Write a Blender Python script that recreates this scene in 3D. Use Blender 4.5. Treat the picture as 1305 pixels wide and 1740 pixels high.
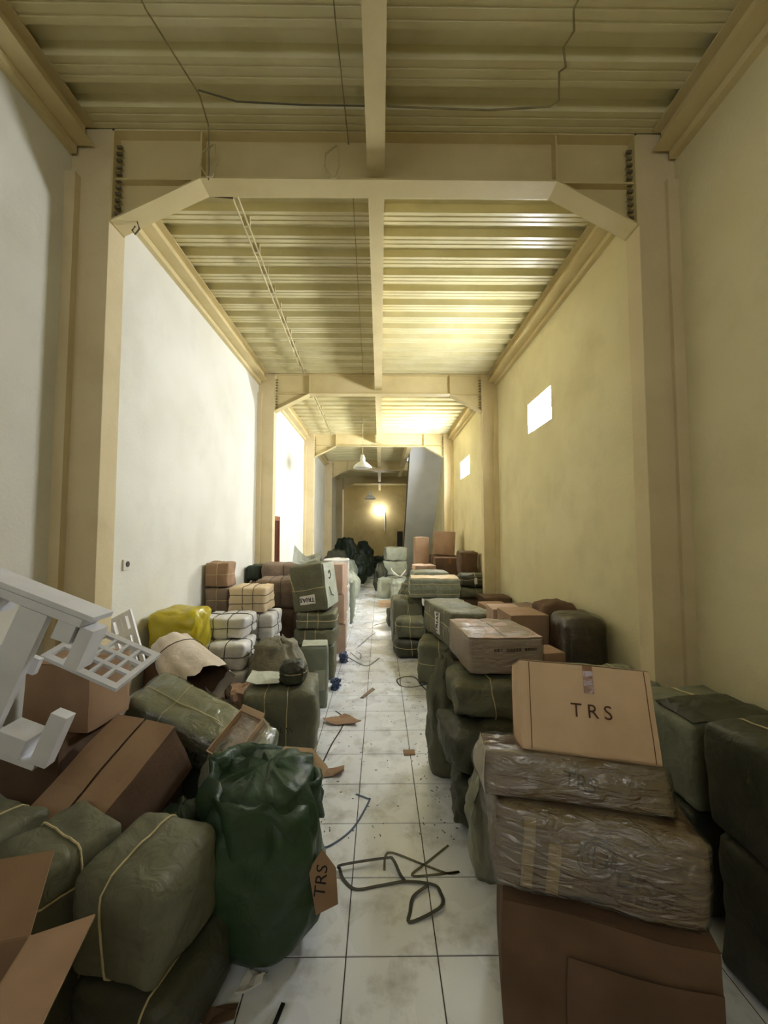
import bpy, bmesh, math, random
from mathutils import Vector, Matrix, Euler, noise

for o in list(bpy.data.objects):
    bpy.data.objects.remove(o, do_unlink=True)
scene = bpy.context.scene
C = scene.collection
PI = math.pi

# ------------------------------------------------------------------ camera, world, exposure
cam_d = bpy.data.cameras.new('camera')
cam_d.sensor_fit = 'HORIZONTAL'
cam_d.sensor_width = 36.0
cam_d.lens = 680.0 / 1305.0 * 36.0
cam_d.clip_start = 0.02
cam = bpy.data.objects.new('camera', cam_d)
C.objects.link(cam)
cam.location = (0, 0, 1.84)
cam.rotation_euler = (PI / 2 + 0.053, 0, -0.0097)
scene.camera = cam

world = bpy.data.worlds.new('world')
scene.world = world
world.use_nodes = True
world.node_tree.nodes['Background'].inputs[0].default_value = (0.80, 0.90, 1.0, 1)
world.node_tree.nodes['Background'].inputs[1].default_value = 1.0

vs = scene.view_settings
vs.view_transform = 'Standard'
vs.look = 'None'
vs.gamma = 1.0
vs.use_curve_mapping = False
vs.exposure = 0.95
cy = scene.cycles
cy.max_bounces = 6
cy.diffuse_bounces = 5
cy.glossy_bounces = 3
cy.transmission_bounces = 2
cy.transparent_max_bounces = 8
cy.caustics_reflective = False
cy.caustics_refractive = False
cy.use_adaptive_sampling = True
cy.adaptive_threshold = 0.05
cy.use_denoising = True

WIN_STRENGTH = (92.0, 150.0)      # daylight through the two glass block windows
END_LAMP = 27.0                  # lit globe on the far wall
TRANSOM_FILL = 2.7                     # fill light from an added transom, unseen behind the camera

# ------------------------------------------------------------------ materials
def lin(c):
    return tuple(((v / 255) / 12.92 if v / 255 <= 0.04045 else ((v / 255 + 0.055) / 1.055) ** 2.4) for v in c)

MATS = {}
def mat(name, col, col2=None, scale=3.0, rough=0.7, bump=0.0, bscale=30.0, spec=0.4, coat=0.0, metal=0.0,
        detail=2.0, stain=None, stain_scale=1.2, stain_amt=0.5, wave=None, coatrough=0.15, rough2=None, aniso=(1, 1, 1), world_co=False):
    m = bpy.data.materials.new(name)
    m.use_nodes = True
    nt = m.node_tree
    b = nt.nodes['Principled BSDF']
    L = nt.links.new
    tc = nt.nodes.new('ShaderNodeTexCoord')
    mp = nt.nodes.new('ShaderNodeMapping')
    mp.inputs['Scale'].default_value = aniso
    if world_co:
        L(nt.nodes.new('ShaderNodeNewGeometry').outputs['Position'], mp.inputs['Vector'])
    else:
        L(tc.outputs['Object'], mp.inputs['Vector'])
    c1 = lin(col) + (1,)
    c2 = lin(col2 if col2 else col) + (1,)
    nz = nt.nodes.new('ShaderNodeTexNoise')
    nz.inputs['Scale'].default_value = scale
    nz.inputs['Detail'].default_value = detail
    L(mp.outputs['Vector'], nz.inputs['Vector'])
    mr = nt.nodes.new('ShaderNodeMapRange')
    mr.inputs['From Min'].default_value = 0.35
    mr.inputs['From Max'].default_value = 0.65
    L(nz.outputs['Fac'], mr.inputs['Value'])
    mx = nt.nodes.new('ShaderNodeMix')
    mx.data_type = 'RGBA'
    mx.inputs[6].default_value = c1
    mx.inputs[7].default_value = c2
    L(mr.outputs['Result'], mx.inputs[0])
    out = mx.outputs[2]
    if stain:
        n2 = nt.nodes.new('ShaderNodeTexNoise')
        n2.inputs['Scale'].default_value = stain_scale
        n2.inputs['Detail'].default_value = 5
        n2.inputs['Roughness'].default_value = 0.65
        L(mp.outputs['Vector'], n2.inputs['Vector'])
        r2 = nt.nodes.new('ShaderNodeMapRange')
        r2.inputs['From Min'].default_value = 0.50
        r2.inputs['From Max'].default_value = 0.78
        r2.inputs['To Max'].default_value = stain_amt
        L(n2.outputs['Fac'], r2.inputs['Value'])
        m2 = nt.nodes.new('ShaderNodeMix')
        m2.data_type = 'RGBA'
        L(r2.outputs['Result'], m2.inputs[0])
        L(out, m2.inputs[6])
        m2.inputs[7].default_value = lin(stain) + (1,)
        out = m2.outputs[2]
    L(out, b.inputs['Base Color'])
    b.inputs['Roughness'].default_value = rough
    if rough2 is not None:
        rr = nt.nodes.new('ShaderNodeMapRange')
        rr.inputs['From Min'].default_value = 0.3
        rr.inputs['From Max'].default_value = 0.7
        rr.inputs['To Min'].default_value = rough
        rr.inputs['To Max'].default_value = rough2
        L(nz.outputs['Fac'], rr.inputs['Value'])
        L(rr.outputs['Result'], b.inputs['Roughness'])
    b.inputs['Specular IOR Level'].default_value = spec
    b.inputs['Coat Weight'].default_value = coat
    b.inputs['Coat Roughness'].default_value = coatrough
    b.inputs['Metallic'].default_value = metal
    if bump:
        nb = nt.nodes.new('ShaderNodeTexNoise')
        nb.inputs['Scale'].default_value = bscale
        nb.inputs['Detail'].default_value = 3
        L(mp.outputs['Vector'], nb.inputs['Vector'])
        bp = nt.nodes.new('ShaderNodeBump')
        bp.inputs['Strength'].default_value = bump
        bp.inputs['Distance'].default_value = 0.03
        nb.inputs['Distortion'].default_value = 0.7
        L(nb.outputs['Fac'], bp.inputs['Height'])
        L(bp.outputs['Normal'], b.inputs['Normal'])
        if coat:
            L(bp.outputs['Normal'], b.inputs['Coat Normal'])
    MATS[name] = m
    return m

def film_mat(name, tint=(230, 232, 225), fac=0.16, rough=0.18, bump=0.9, bscale=9.0):
    m = bpy.data.materials.new(name)
    m.use_nodes = True
    nt = m.node_tree
    nt.nodes.clear()
    L = nt.links.new
    out = nt.nodes.new('ShaderNodeOutputMaterial')
    tr = nt.nodes.new('ShaderNodeBsdfTransparent')
    tr.inputs[0].default_value = lin(tint) + (1,)
    gl = nt.nodes.new('ShaderNodeBsdfGlossy')
    gl.inputs['Roughness'].default_value = rough
    gl.inputs['Color'].default_value = (0.9, 0.9, 0.9, 1)
    tc = nt.nodes.new('ShaderNodeTexCoord')
    mp = nt.nodes.new('ShaderNodeMapping')
    mp.inputs['Scale'].default_value = (1, 1, 3.5)
    L(tc.outputs['Object'], mp.inputs['Vector'])
    nb = nt.nodes.new('ShaderNodeTexNoise')
    nb.inputs['Scale'].default_value = bscale
    nb.inputs['Detail'].default_value = 6
    nb.inputs['Distortion'].default_value = 0.8
    L(mp.outputs['Vector'], nb.inputs['Vector'])
    bp = nt.nodes.new('ShaderNodeBump')
    bp.inputs['Strength'].default_value = bump
    bp.inputs['Distance'].default_value = 0.03
    L(nb.outputs['Fac'], bp.inputs['Height'])
    L(bp.outputs['Normal'], gl.inputs['Normal'])
    mx = nt.nodes.new('ShaderNodeMixShader')
    mx.inputs[0].default_value = fac
    L(tr.outputs[0], mx.inputs[1])
    L(gl.outputs[0], mx.inputs[2])
    L(mx.outputs[0], out.inputs[0])
    MATS[name] = m
    return m

def emit_mat(name, col, strength):
    m = bpy.data.materials.new(name)
    m.use_nodes = True
    nt = m.node_tree
    nt.nodes.clear()
    out = nt.nodes.new('ShaderNodeOutputMaterial')
    em = nt.nodes.new('ShaderNodeEmission')
    em.inputs[0].default_value = col + (1,)
    em.inputs[1].default_value = strength
    nt.links.new(em.outputs[0], out.inputs[0])
    MATS[name] = m
    return m

M = MATS
mat('wall_white', (225, 223, 212), (217, 214, 201), 1.5, 0.9, 0.10, 40, stain=(176, 172, 156), stain_scale=2.2, stain_amt=0.22)
mat('wall_cream', (222, 212, 172), (213, 202, 160), 1.3, 0.9, 0.12, 40, stain=(168, 154, 112), stain_scale=1.7, stain_amt=0.28)
mat('wall_end', (196, 182, 138), (182, 166, 122), 1.0, 0.9, 0.1, 40, stain=(130, 116, 80), stain_scale=0.9, stain_amt=0.5)
mat('column_paint', (216, 200, 162), (207, 190, 150), 1.6, 0.8, 0.08, 30, stain=(164, 142, 100), stain_scale=2.5, stain_amt=0.3)
mat('beam_paint', (214, 198, 150), (206, 189, 140), 2.0, 0.55, 0.03, 30, stain=(158, 138, 88), stain_scale=2.4, stain_amt=0.25)
mat('deck_paint', (214, 205, 162), (205, 195, 148), 2.5, 0.34, 0.02, 20, spec=0.5, stain=(150, 136, 86), stain_scale=3.0, stain_amt=0.25)
mat('tile', (236, 239, 246), (224, 227, 233), 2.2, 0.16, 0.03, 12, spec=0.55, rough2=0.42, stain=(120, 114, 98), stain_scale=4.5, stain_amt=0.7, world_co=True)
mat('grout', (70, 66, 58), (52, 50, 44), 6, 0.9)
mat('soffit', (228, 230, 235), (219, 221, 226), 1.5, 0.85, 0.06, 30)
mat('dark_wood', (70, 26, 8), (52, 18, 6), 6, 0.45, 0.05, 40, aniso=(1, 1, 0.15))
mat('wood_frame', (150, 92, 60), (128, 76, 48), 6, 0.5, 0.05, 40)
mat('steel', (150, 142, 120), (120, 112, 90), 8, 0.5, metal=0.6)
mat('white_enamel', (222, 222, 214), (205, 204, 196), 4, 0.3)
mat('lamp_inner', (235, 232, 222), None, 4, 0.35)
mat('bulb', (238, 236, 226), None, 4, 0.1, coat=0.5)
mat('cable', (150, 138, 98), (130, 118, 80), 8, 0.6)
mat('cable_pale', (198, 186, 146), (178, 166, 124), 8, 0.5)
mat('cable_dark', (96, 86, 58), (82, 74, 50), 8, 0.6)
mat('kraft', (160, 130, 102), (148, 118, 92), 4, 0.85, 0.05, 60, stain=(120, 84, 54), stain_scale=3.0, stain_amt=0.35)
mat('kraft_pale', (218, 188, 156), (208, 178, 146), 4, 0.85, 0.05, 60, stain=(160, 120, 86), stain_scale=3.0, stain_amt=0.3)
mat('kraft_pink', (190, 162, 142), (176, 148, 126), 4, 0.75, 0.06, 40, stain=(140, 100, 76), stain_scale=3.0, stain_amt=0.35)
mat('kraft_dark', (110, 84, 64), (94, 72, 54), 4, 0.8, 0.08, 40, stain=(80, 52, 34), stain_scale=3.0, stain_amt=0.45)
mat('kraft_grey', (142, 122, 104), (124, 106, 90), 3, 0.85, 0.3, 14, stain=(104, 82, 62), stain_scale=3.0, stain_amt=0.45)
mat('kraft_edge', (122, 84, 54), (100, 68, 42), 18, 0.9)
mat('kraft_wrap', (138, 108, 82), (120, 92, 68), 4, 0.5, 0.35, 9, coat=0.35, coatrough=0.2, stain=(100, 66, 40), stain_scale=3.0, stain_amt=0.4)
mat('black_wrap', (58, 42, 28), (42, 30, 20), 3, 0.4, 0.5, 8, coat=0.4, coatrough=0.22)
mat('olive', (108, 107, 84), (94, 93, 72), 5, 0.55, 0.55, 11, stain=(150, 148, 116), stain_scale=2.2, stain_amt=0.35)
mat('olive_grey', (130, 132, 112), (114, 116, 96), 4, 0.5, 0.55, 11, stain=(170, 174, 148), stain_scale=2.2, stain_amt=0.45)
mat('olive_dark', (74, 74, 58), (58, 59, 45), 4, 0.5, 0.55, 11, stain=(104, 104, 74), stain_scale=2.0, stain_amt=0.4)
mat('pale_green', (186, 188, 172), (166, 170, 152), 4, 0.45, 0.4, 12, stain=(206, 214, 200), stain_scale=3.0, stain_amt=0.5)
mat('grey_green', (142, 148, 132), (124, 130, 114), 4, 0.5, 0.15, 14)
mat('sack_green', (50, 74, 46), (38, 58, 36), 3, 0.5, 0.35, 10, coat=0.06, coatrough=0.3, stain=(70, 88, 56), stain_scale=2.0, stain_amt=0.3)
mat('sack_dark', (38, 52, 36), (26, 38, 26), 3, 0.45, 0.4, 8, stain=(62, 74, 52), stain_scale=2.0, stain_amt=0.4)
mat('sack_grey', (136, 130, 108), (112, 106, 86), 3, 0.6, 0.5, 9, stain=(168, 156, 136), stain_scale=2.5, stain_amt=0.5)
mat('sack_plastic', (150, 148, 128), (118, 118, 98), 3, 0.3, 0.6, 9, coat=0.3, stain=(190, 190, 176), stain_scale=3, stain_amt=0.5)
mat('yellow_plastic', (196, 180, 40), (170, 152, 24), 4, 0.35, 0.5, 8, coat=0.3, stain=(128, 112, 40), stain_scale=2.5, stain_amt=0.6)
mat('white_wrap', (226, 224, 222), (212, 210, 206), 5, 0.5, 0.3, 14, stain=(190, 180, 166), stain_scale=3.0, stain_amt=0.4)
mat('cream_wrap', (222, 200, 164), (208, 184, 146), 5, 0.55, 0.2, 14, stain=(236, 228, 214), stain_scale=2.0, stain_amt=0.4)
mat('white_sack', (220, 208, 192), (200, 186, 168), 4, 0.55, 0.4, 10, stain=(178, 158, 132), stain_scale=2.5, stain_amt=0.4)
mat('white_board', (222, 222, 226), (212, 212, 218), 6, 0.4, 0.02, 30, stain=(176, 172, 170), stain_scale=5.0, stain_amt=0.25)
mat('paper', (232, 230, 222), (220, 216, 206), 6, 0.8)
mat('ink', (38, 32, 28), None, 4, 0.8)
mat('ink_brown', (92, 60, 42), (84, 54, 38), 8, 0.8)
mat('ink_faint', (112, 82, 60), (104, 76, 56), 8, 0.8)
mat('string_pale', (206, 190, 146), (184, 168, 126), 12, 0.7)
mat('string_dark', (84, 78, 66), (66, 62, 54), 12, 0.6)
mat('strap_blue', (62, 82, 110), (48, 66, 92), 8, 0.4)
mat('strap_black', (30, 28, 26), (40, 38, 34), 8, 0.4)
mat('strap_olive', (84, 80, 46), (70, 66, 38), 8, 0.4)
mat('strap_grey', (92, 92, 94), (72, 72, 76), 8, 0.4)
mat('blue_scrap', (96, 110, 140), (80, 94, 126), 8, 0.4)
mat('tape', (150, 104, 70), (140, 96, 62), 6, 0.25, 0.1, 20, coat=0.5)
mat('tape_pale', (190, 160, 110), (178, 146, 98), 6, 0.3, 0.1, 20, coat=0.4)
mat('socket_white', (214, 210, 200), None, 6, 0.4)
mat('socket_dark', (70, 66, 62), None, 6, 0.5)
film_mat('film', fac=0.15, rough=0.14)
film_mat('film_dense', (228, 228, 220), 0.21, 0.14, 1.0, 9.0)
film_mat('film_thin', (236, 236, 230), 0.07, 0.10, 0.8, 12.0)
film_mat('film_clear', (240, 240, 238), 0.3, 0.12, 1.0, 14.0)
emit_mat('daylight_0', (0.93, 0.97, 1.0), WIN_STRENGTH[0])
emit_mat('daylight_1', (0.93, 0.97, 1.0), WIN_STRENGTH[1])
emit_mat('lamp_glow', (1.0, 0.95, 0.84), END_LAMP)
emit_mat('daylight_2', (0.92, 0.96, 1.0), TRANSOM_FILL)  # glow of the added transom, fill for surfaces facing the camera

# ------------------------------------------------------------------ helpers
def link(name, me, m=None, parent=None, smooth=False):
    o = bpy.data.objects.new(name, me)
    C.objects.link(o)
    if m is not None and not me.materials:
        me.materials.append(M[m] if isinstance(m, str) else m)
    if smooth:
        for p in me.polygons:
            p.use_smooth = True
    if parent is not None:
        o.parent = parent
    return o

def tag(o, label, cat, group=None):
    o['label'] = label
    o['category'] = cat
    if group:
        o['group'] = group
    return o

def thing(name, label, cat, loc=(0, 0, 0), rot=(0, 0, 0), group=None):
    o = bpy.data.objects.new(name, None)
    o.empty_display_size = 0.05
    C.objects.link(o)
    o.location = loc
    o.rotation_euler = tuple(math.radians(a) for a in rot)
    return tag(o, label, cat, group)

def mesh_from(name, verts, faces):
    me = bpy.data.meshes.new(name)
    me.from_pydata([tuple(v) for v in verts], [], faces)
    me.update()
    return me

class MB:
    """collects simple shapes into one mesh"""
    def __init__(s):
        s.v = []
        s.f = []
    def box(s, x0, x1, y0, y1, z0, z1, mtx=None):
        b = len(s.v)
        for z in (z0, z1):
            for x, y in ((x0, y0), (x1, y0), (x1, y1), (x0, y1)):
                p = Vector((x, y, z))
                s.v.append(mtx @ p if mtx else p)
        for f in ((3, 2, 1, 0), (4, 5, 6, 7), (0, 1, 5, 4), (1, 2, 6, 5), (2, 3, 7, 6), (3, 0, 4, 7)):
            s.f.append(tuple(b + i for i in f))
        return s
    def prism(s, pts, a0, a1, axis='y'):
        """polygon in the two other axes extruded along axis"""
        b = len(s.v)
        n = len(pts)
        for a in (a0, a1):
            for (p, q) in pts:
                s.v.append(Vector((p, a, q)) if axis == 'y' else Vector((a, p, q)) if axis == 'x' else Vector((p, q, a)))
        s.f.append(tuple(b + i for i in range(n)))
        s.f.append(tuple(b + n + i for i in reversed(range(n))))
        for i in range(n):
            j = (i + 1) % n
            s.f.append((b + j, b + i, b + n + i, b + n + j))
        return s
    def tube(s, pts, r, k=6, closed=False):
        pts = [Vector(p) for p in pts]
        n = len(pts)
        b = len(s.v)
        up = Vector((0, 0, 1))
        for i, p in enumerate(pts):
            a = pts[(i - 1) % n] if (closed or i > 0) else p
            c = pts[(i + 1) % n] if (closed or i < n - 1) else p
            t = (c - a)
            if t.length < 1e-9:
                t = Vector((0, 1, 0))
            t.normalize()
            u = t.cross(up)
            if u.length < 0.05:
                u = t.cross(Vector((1, 0, 0)))
            u.normalize()
            w = u.cross(t)
            for j in range(k):
                an = 2 * PI * j / k
                s.v.append(p + u * math.cos(an) * r + w * math.sin(an) * r)
        m = n if closed else n - 1
        for i in range(m):
            i2 = (i + 1) % n
            for j in range(k):
                j2 = (j + 1) % k
                s.f.append((b + i * k + j, b + i * k + j2, b + i2 * k + j2, b + i2 * k + j))
        if not closed:
            s.f.append(tuple(b + j for j in reversed(range(k))))
            s.f.append(tuple(b + (n - 1) * k + j for j in range(k)))
        return s
    def lathe(s, prof, k=24, c=(0, 0, 0)):
        b = len(s.v)
        for r, z in prof:
            for j in range(k):
                an = 2 * PI * j / k
                s.v.append(Vector((c[0] + r * math.cos(an), c[1] + r * math.sin(an), c[2] + z)))
        for i in range(len(prof) - 1):
            for j in range(k):
                j2 = (j + 1) % k
                s.f.append((b + i * k + j, b + i * k + j2, b + (i + 1) * k + j2, b + (i + 1) * k + j))
        return s
    def build(s, name, m, parent=None, smooth=False, bevel=0.0, fix=False):
        me = mesh_from(name, s.v, s.f)
        if fix or bevel:
            bm = bmesh.new()
            bm.from_mesh(me)
            if bevel:
                bmesh.ops.bevel(bm, geom=list(bm.edges), offset=bevel, segments=2, affect='EDGES', profile=0.7)
            bmesh.ops.recalc_face_normals(bm, faces=bm.faces)
            bm.to_mesh(me)
            bm.free()
        return link(name, me, m, parent, smooth)

def struct(o):
    o['kind'] = 'structure'
    return o

# --- soft box used for cartons, bales and parcels -------------------------------------------
class Sh:
    def __init__(s, d, r=0.02, b=0.0, na=0.0, nf=4.0, seed=0, cinch=(), ca=0.0, cw=0.05, taper=0.0, shear=(0, 0), crease=0.0):
        s.d = d; s.r = min(r, min(d) * 0.48); s.b = b; s.na = na; s.nf = nf; s.seed = seed
        s.cinch = cinch; s.ca = ca; s.cw = cw; s.taper = taper; s.shear = shear; s.crease = crease; s.lift = 0.0
    def m(s, p, off=0.0):
        h = [x / 2 for x in s.d]
        q = Vector((p[0] * h[0], p[1] * h[1], p[2] * h[2]))
        inn = Vector([max(-(h[i] - s.r), min(h[i] - s.r, q[i])) for i in range(3)])
        dr = q - inn
        if dr.length > 1e-9:
            dr.normalize()
        q = inn + dr * (s.r + off)
        a = [1 - min(1, abs(t)) ** 2 for t in p]
        q.x += s.b * p[0] * a[1] * a[2] * h[0]
        q.y += s.b * p[1] * a[0] * a[2] * h[1]
        q.z += s.b * p[2] * a[0] * a[1] * h[2]
        for ax, c in s.cinch:
            i = 'xyz'.index(ax)
            g = math.exp(-((q[i] - c * h[i]) / s.cw) ** 2) * s.ca
            for j in range(3):
                if j != i:
                    q[j] *= (1 - g)
        if s.na:
            w = q * s.nf + Vector((s.seed * 7.13, s.seed * 3.7, s.seed * 1.9))
            nv = noise.noise_vector(w) + 0.5 * noise.noise_vector(w * 2.3)
            q += nv * s.na
            if s.crease:
                q -= dr * (abs(noise.noise(w * 1.7 + Vector((5, 2, 9)))) * s.crease)
        k = 1 + s.taper * p[2]
        q.x *= k; q.y *= k
        q.x += s.shear[0] * (p[2] + 1) * h[2]
        q.y += s.shear[1] * (p[2] + 1) * h[2]
        q.z += h[2]
        # keep the underside on its support
        if q.z < 0.0:
            q.z *= 0.15
        return q
    def mesh(s, n=9, off=0.0, faces='all'):
        def t(k):
            x = -1 + 2 * k / n
            return 0.45 * x + 0.55 * math.sin(x * PI / 2)
        V = {}
        verts = []
        F = []
        def vid(p):
            key = (round(p[0], 5), round(p[1], 5), round(p[2], 5))
            if key not in V:
                V[key] = len(verts)
                verts.append(s.m(p, off))
            return V[key]
        for ax in range(3):
            for sg in (-1, 1):
                for i in range(n):
                    for j in range(n):
                        def P(a, b):
                            p = [0, 0, 0]
                            p[ax] = sg
                            p[(ax + 1) % 3] = t(a)
                            p[(ax + 2) % 3] = t(b)
                            return p
                        ids = [vid(P(i, j)), vid(P(i + 1, j)), vid(P(i + 1, j + 1)), vid(P(i, j + 1))]
                        F.append(tuple(ids if sg > 0 else reversed(ids)))
        return mesh_from('body', verts, F)
    def fp(s, face, u, v):
        return {'-y': (u, -1, v), '+y': (-u, 1, v), '+x': (1, u, v), '-x': (-1, -u, v), '+z': (u, v, 1)}[face]
    def half(s, face):
        h = [x / 2 for x in s.d]
        return {'-y': (h[0], h[2]), '+y': (h[0], h[2]), '+x': (h[1], h[2]), '-x': (h[1], h[2]), '+z': (h[0], h[1])}[face]
    def patch(s, name, face, u0, u1, v0, v1, m, parent, off=0.003, nu=6, nv=6, skew=0.0):
        verts = []
        F = []
        off += s.lift
        for o in (off, off - 0.0025 - s.lift):
            for i in range(nu + 1):
                for j in range(nv + 1):
                    vv = v0 + (v1 - v0) * j / nv
                    uu = u0 + (u1 - u0) * i / nu + skew * (vv - v0)
                    verts.append(s.m(s.fp(face, uu, vv + skew * 0.0), o))
        st = (nu + 1) * (nv + 1)
        for i in range(nu):
            for j in range(nv):
                a = i * (nv + 1) + j
                F.append((a, a + nv + 1, a + nv + 2, a + 1))
        rim = [i * (nv + 1) for i in range(nu + 1)] + [nu * (nv + 1) + j for j in range(1, nv + 1)] + \
              [i * (nv + 1) + nv for i in range(nu - 1, -1, -1)] + [j for j in range(nv - 1, 0, -1)]
        for k in range(len(rim)):
            a, b = rim[k], rim[(k + 1) % len(rim)]
            F.append((b, a, a + st, b + st))
        return link(name, mesh_from(name, verts, F), m, parent)
    def loop(s, axis, c, off, k=44):
        i = 'xyz'.index(axis)
        pts = []
        for j in range(k):
            t = 4.0 * j / k
            e = int(t)
            f = -1 + 2 * (t - e)
            a, b = ((f, -1), (1, f), (-f, 1), (-1, -f))[e]
            p = [0, 0, 0]
            p[i] = c
            p[(i + 1) % 3] = a
            p[(i + 2) % 3] = b
            pts.append(s.m(p, off))
        return pts
    def text(s, name, txt, face, u, v, size, m, parent, off=0.0045, rot=0.0, bold=0.0, stretch=1.0, space=1.0):
        cu = bpy.data.curves.new('letters', 'FONT')
        cu.body = txt
        cu.size = size
        cu.align_x = 'CENTER'
        cu.align_y = 'CENTER'
        cu.offset = bold
        cu.resolution_u = 3
        cu.space_character = space
        ob = bpy.data.objects.new('letters', cu)
        C.objects.link(ob)
        dg = bpy.context.evaluated_depsgraph_get()
        me = bpy.data.meshes.new_from_object(ob.evaluated_get(dg))
        bpy.data.objects.remove(ob)
        bpy.data.curves.remove(cu)
        hu, hv = s.half(face)
        off += s.lift
        ca, sa = math.cos(math.radians(rot)), math.sin(math.radians(rot))
        for vt in me.vertices:
            x, y = vt.co.x, vt.co.y * stretch
            x, y = x * ca - y * sa, x * sa + y * ca
            vt.co = s.m(s.fp(face, u + x / hu, v + y / hv), off)
        me.materials.clear()
        return link(name, me, m, parent)
    def stroke(s, name, face, uvs, w, m, parent, off=0.0035):
        """pen strokes drawn on a face as thin raised lines"""
        mb = MB()
        off += s.lift
        for line in uvs:
            mb.tube([s.m(s.fp(face, a, b), off) for a, b in line], w, 4)
        return mb.build(name, m, parent)

SEED = [11]
def soft(name, label, cat, loc, dims, rot=(0, 0, 0), m='olive', r=0.04, b=0.06, na=0.016, nf=4.0, strings=(), sm='string_pale',
         sr=0.004, ca=0.035, cw=0.05, n=12, group=None, taper=0.0, shear=(0, 0), crease=0.0, film=None, seed=None, smooth=True):
    SEED[0] += 1
    if smooth:
        r *= 0.72
    sh = Sh(dims, r, b, na, nf, seed if seed is not None else SEED[0], strings, ca if strings else 0, cw, taper, shear, crease)
    if crease == 0.0 and smooth:
        sh.crease = 0.022
    if smooth:
        sh.lift = 0.002 if film else 0.007
    root = thing(name, label, cat, loc, rot, group)
    link('body', sh.mesh(n), m, root, smooth)
    for ax, c in strings:
        MB().tube(sh.loop(ax, c, sr * 0.6 + (0.003 if smooth else 0)), sr, 5, True).build('string', sm, root)
    if film:
        sf = Sh(dims, r + 0.004, b + 0.01, na + 0.004, nf, SEED[0], strings, ca if strings else 0, cw, taper, shear, crease)
        f = link('film', sf.mesh(n, 0.007), film, root, True)
        f['label'] = 'glossy clear wrapping film'
    return root, sh

def carton(name, label, loc, dims, rot=(0, 0, 0), m='kraft', flaps=True, tape=None, na=0.005, b=0.02, group=None, film=None, shear=(0, 0), n=8, r=0.008, cat='carton'):
    root, sh = soft(name, label, cat, loc, dims, rot, m, r, b, na, 3.0, (), n=n, group=group, film=film, shear=shear, smooth=False)
    if flaps:
        g = 0.012
        for v0, v1 in ((-0.985, -g), (g, 0.985)):
            sh.patch('flap', '+z', -0.985, 0.985, v0, v1, m, root, 0.005, 5, 3)
    if tape:
        w = 0.03 / (dims[1] / 2)
        if tape in ('top', 'both'):
            sh.patch('tape', '+z', -0.98, 0.98, -w, w, 'tape', root, 0.008, 6, 2)
        if tape in ('front', 'both'):
            w2 = 0.028 / (dims[0] / 2)
            sh.patch('tape', '-y', -w2, w2, 0.3, 0.98, 'tape', root, 0.003, 2, 4)
    return root, sh

def blob_mesh(rx, ry, h, seed=0, fold=0.07, na=0.03, top=0.45, k=40, n=22, nfold=7, lean=(0, 0), flat=0.35, bottom=0.8):
    verts = []
    F = []
    for i in range(n + 1):
        t = i / n
        if t < 0.22:
            R = bottom + (1 - bottom) * math.sin(t / 0.22 * PI / 2)
        elif t < 0.68:
            R = 1.0
        else:
            q = (t - 0.68) / 0.32
            R = 1 - (1 - top) * (q * q * (3 - 2 * q))
        for j in range(k):
            an = 2 * PI * j / k
            cx, sx = math.cos(an), math.sin(an)
            e = 0.72
            px = math.copysign(abs(cx) ** e, cx)
            py = math.copysign(abs(sx) ** e, sx)
            w = Vector((px * 1.3 + seed * 3.1, py * 1.3 + seed, t * 2.2))
            f = 1 + fold * math.sin(nfold * an + 4 * noise.noise(w)) * (0.25 + t) + 0.12 * noise.noise(w * 1.1)
            p = Vector((rx * R * f * px, ry * R * f * py, t * h))
            p += noise.noise_vector(w * 2.2) * na * min(1, t * 4)
            p += noise.noise_vector(w * 5.2) * na * 0.4 * min(1, t * 4)
            p.x += lean[0] * t
            p.y += lean[1] * t
            if p.z < 0.0:
                p.z = 0.0
            verts.append(p)
    for i in range(n):
        for j in range(k):
            j2 = (j + 1) % k
            F.append((i * k + j, i * k + j2, (i + 1) * k + j2, (i + 1) * k + j))
    F.append(tuple(reversed(range(k))))
    # crumpled closed top
    c0 = len(verts)
    tp = [verts[n * k + j] for j in range(k)]
    cen = sum(tp, Vector()) / k
    prev = n * k
    for q, sc in enumerate((0.66, 0.3)):
        for j in range(k):
            d = tp[j] - cen
            w = Vector((d.x * 12 + seed, d.y * 12, q))
            verts.append(cen + d * sc + Vector((0, 0, (0.02 + 0.06 * noise.noise(w)) * (q + 1) * min(1.0, h))))
        b = c0 + q * k
        for j in range(k):
            j2 = (j + 1) % k
            F.append((prev + j, prev + j2, b + j2, b + j))
        prev = b
    F.append(tuple(prev + j for j in range(k)))
    return mesh_from('body', verts, F)

def sack(name, label, loc, rx, ry, h, m, rot=(0, 0, 0), group=None, cat='sack', tie=None, **kw):
    SEED[0] += 1
    root = thing(name, label, cat, loc, rot, group)
    kw.setdefault('seed', SEED[0])
    link('body', blob_mesh(rx, ry, h, **kw), m, root, True)
    if tie:
        pts = [(rx * 1.06 * math.cos(a * PI / 12), ry * 1.06 * math.sin(a * PI / 12), h * tie) for a in range(24)]
        MB().tube(pts, 0.004, 5, True).build('string', 'string_pale', root)
    return root

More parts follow.
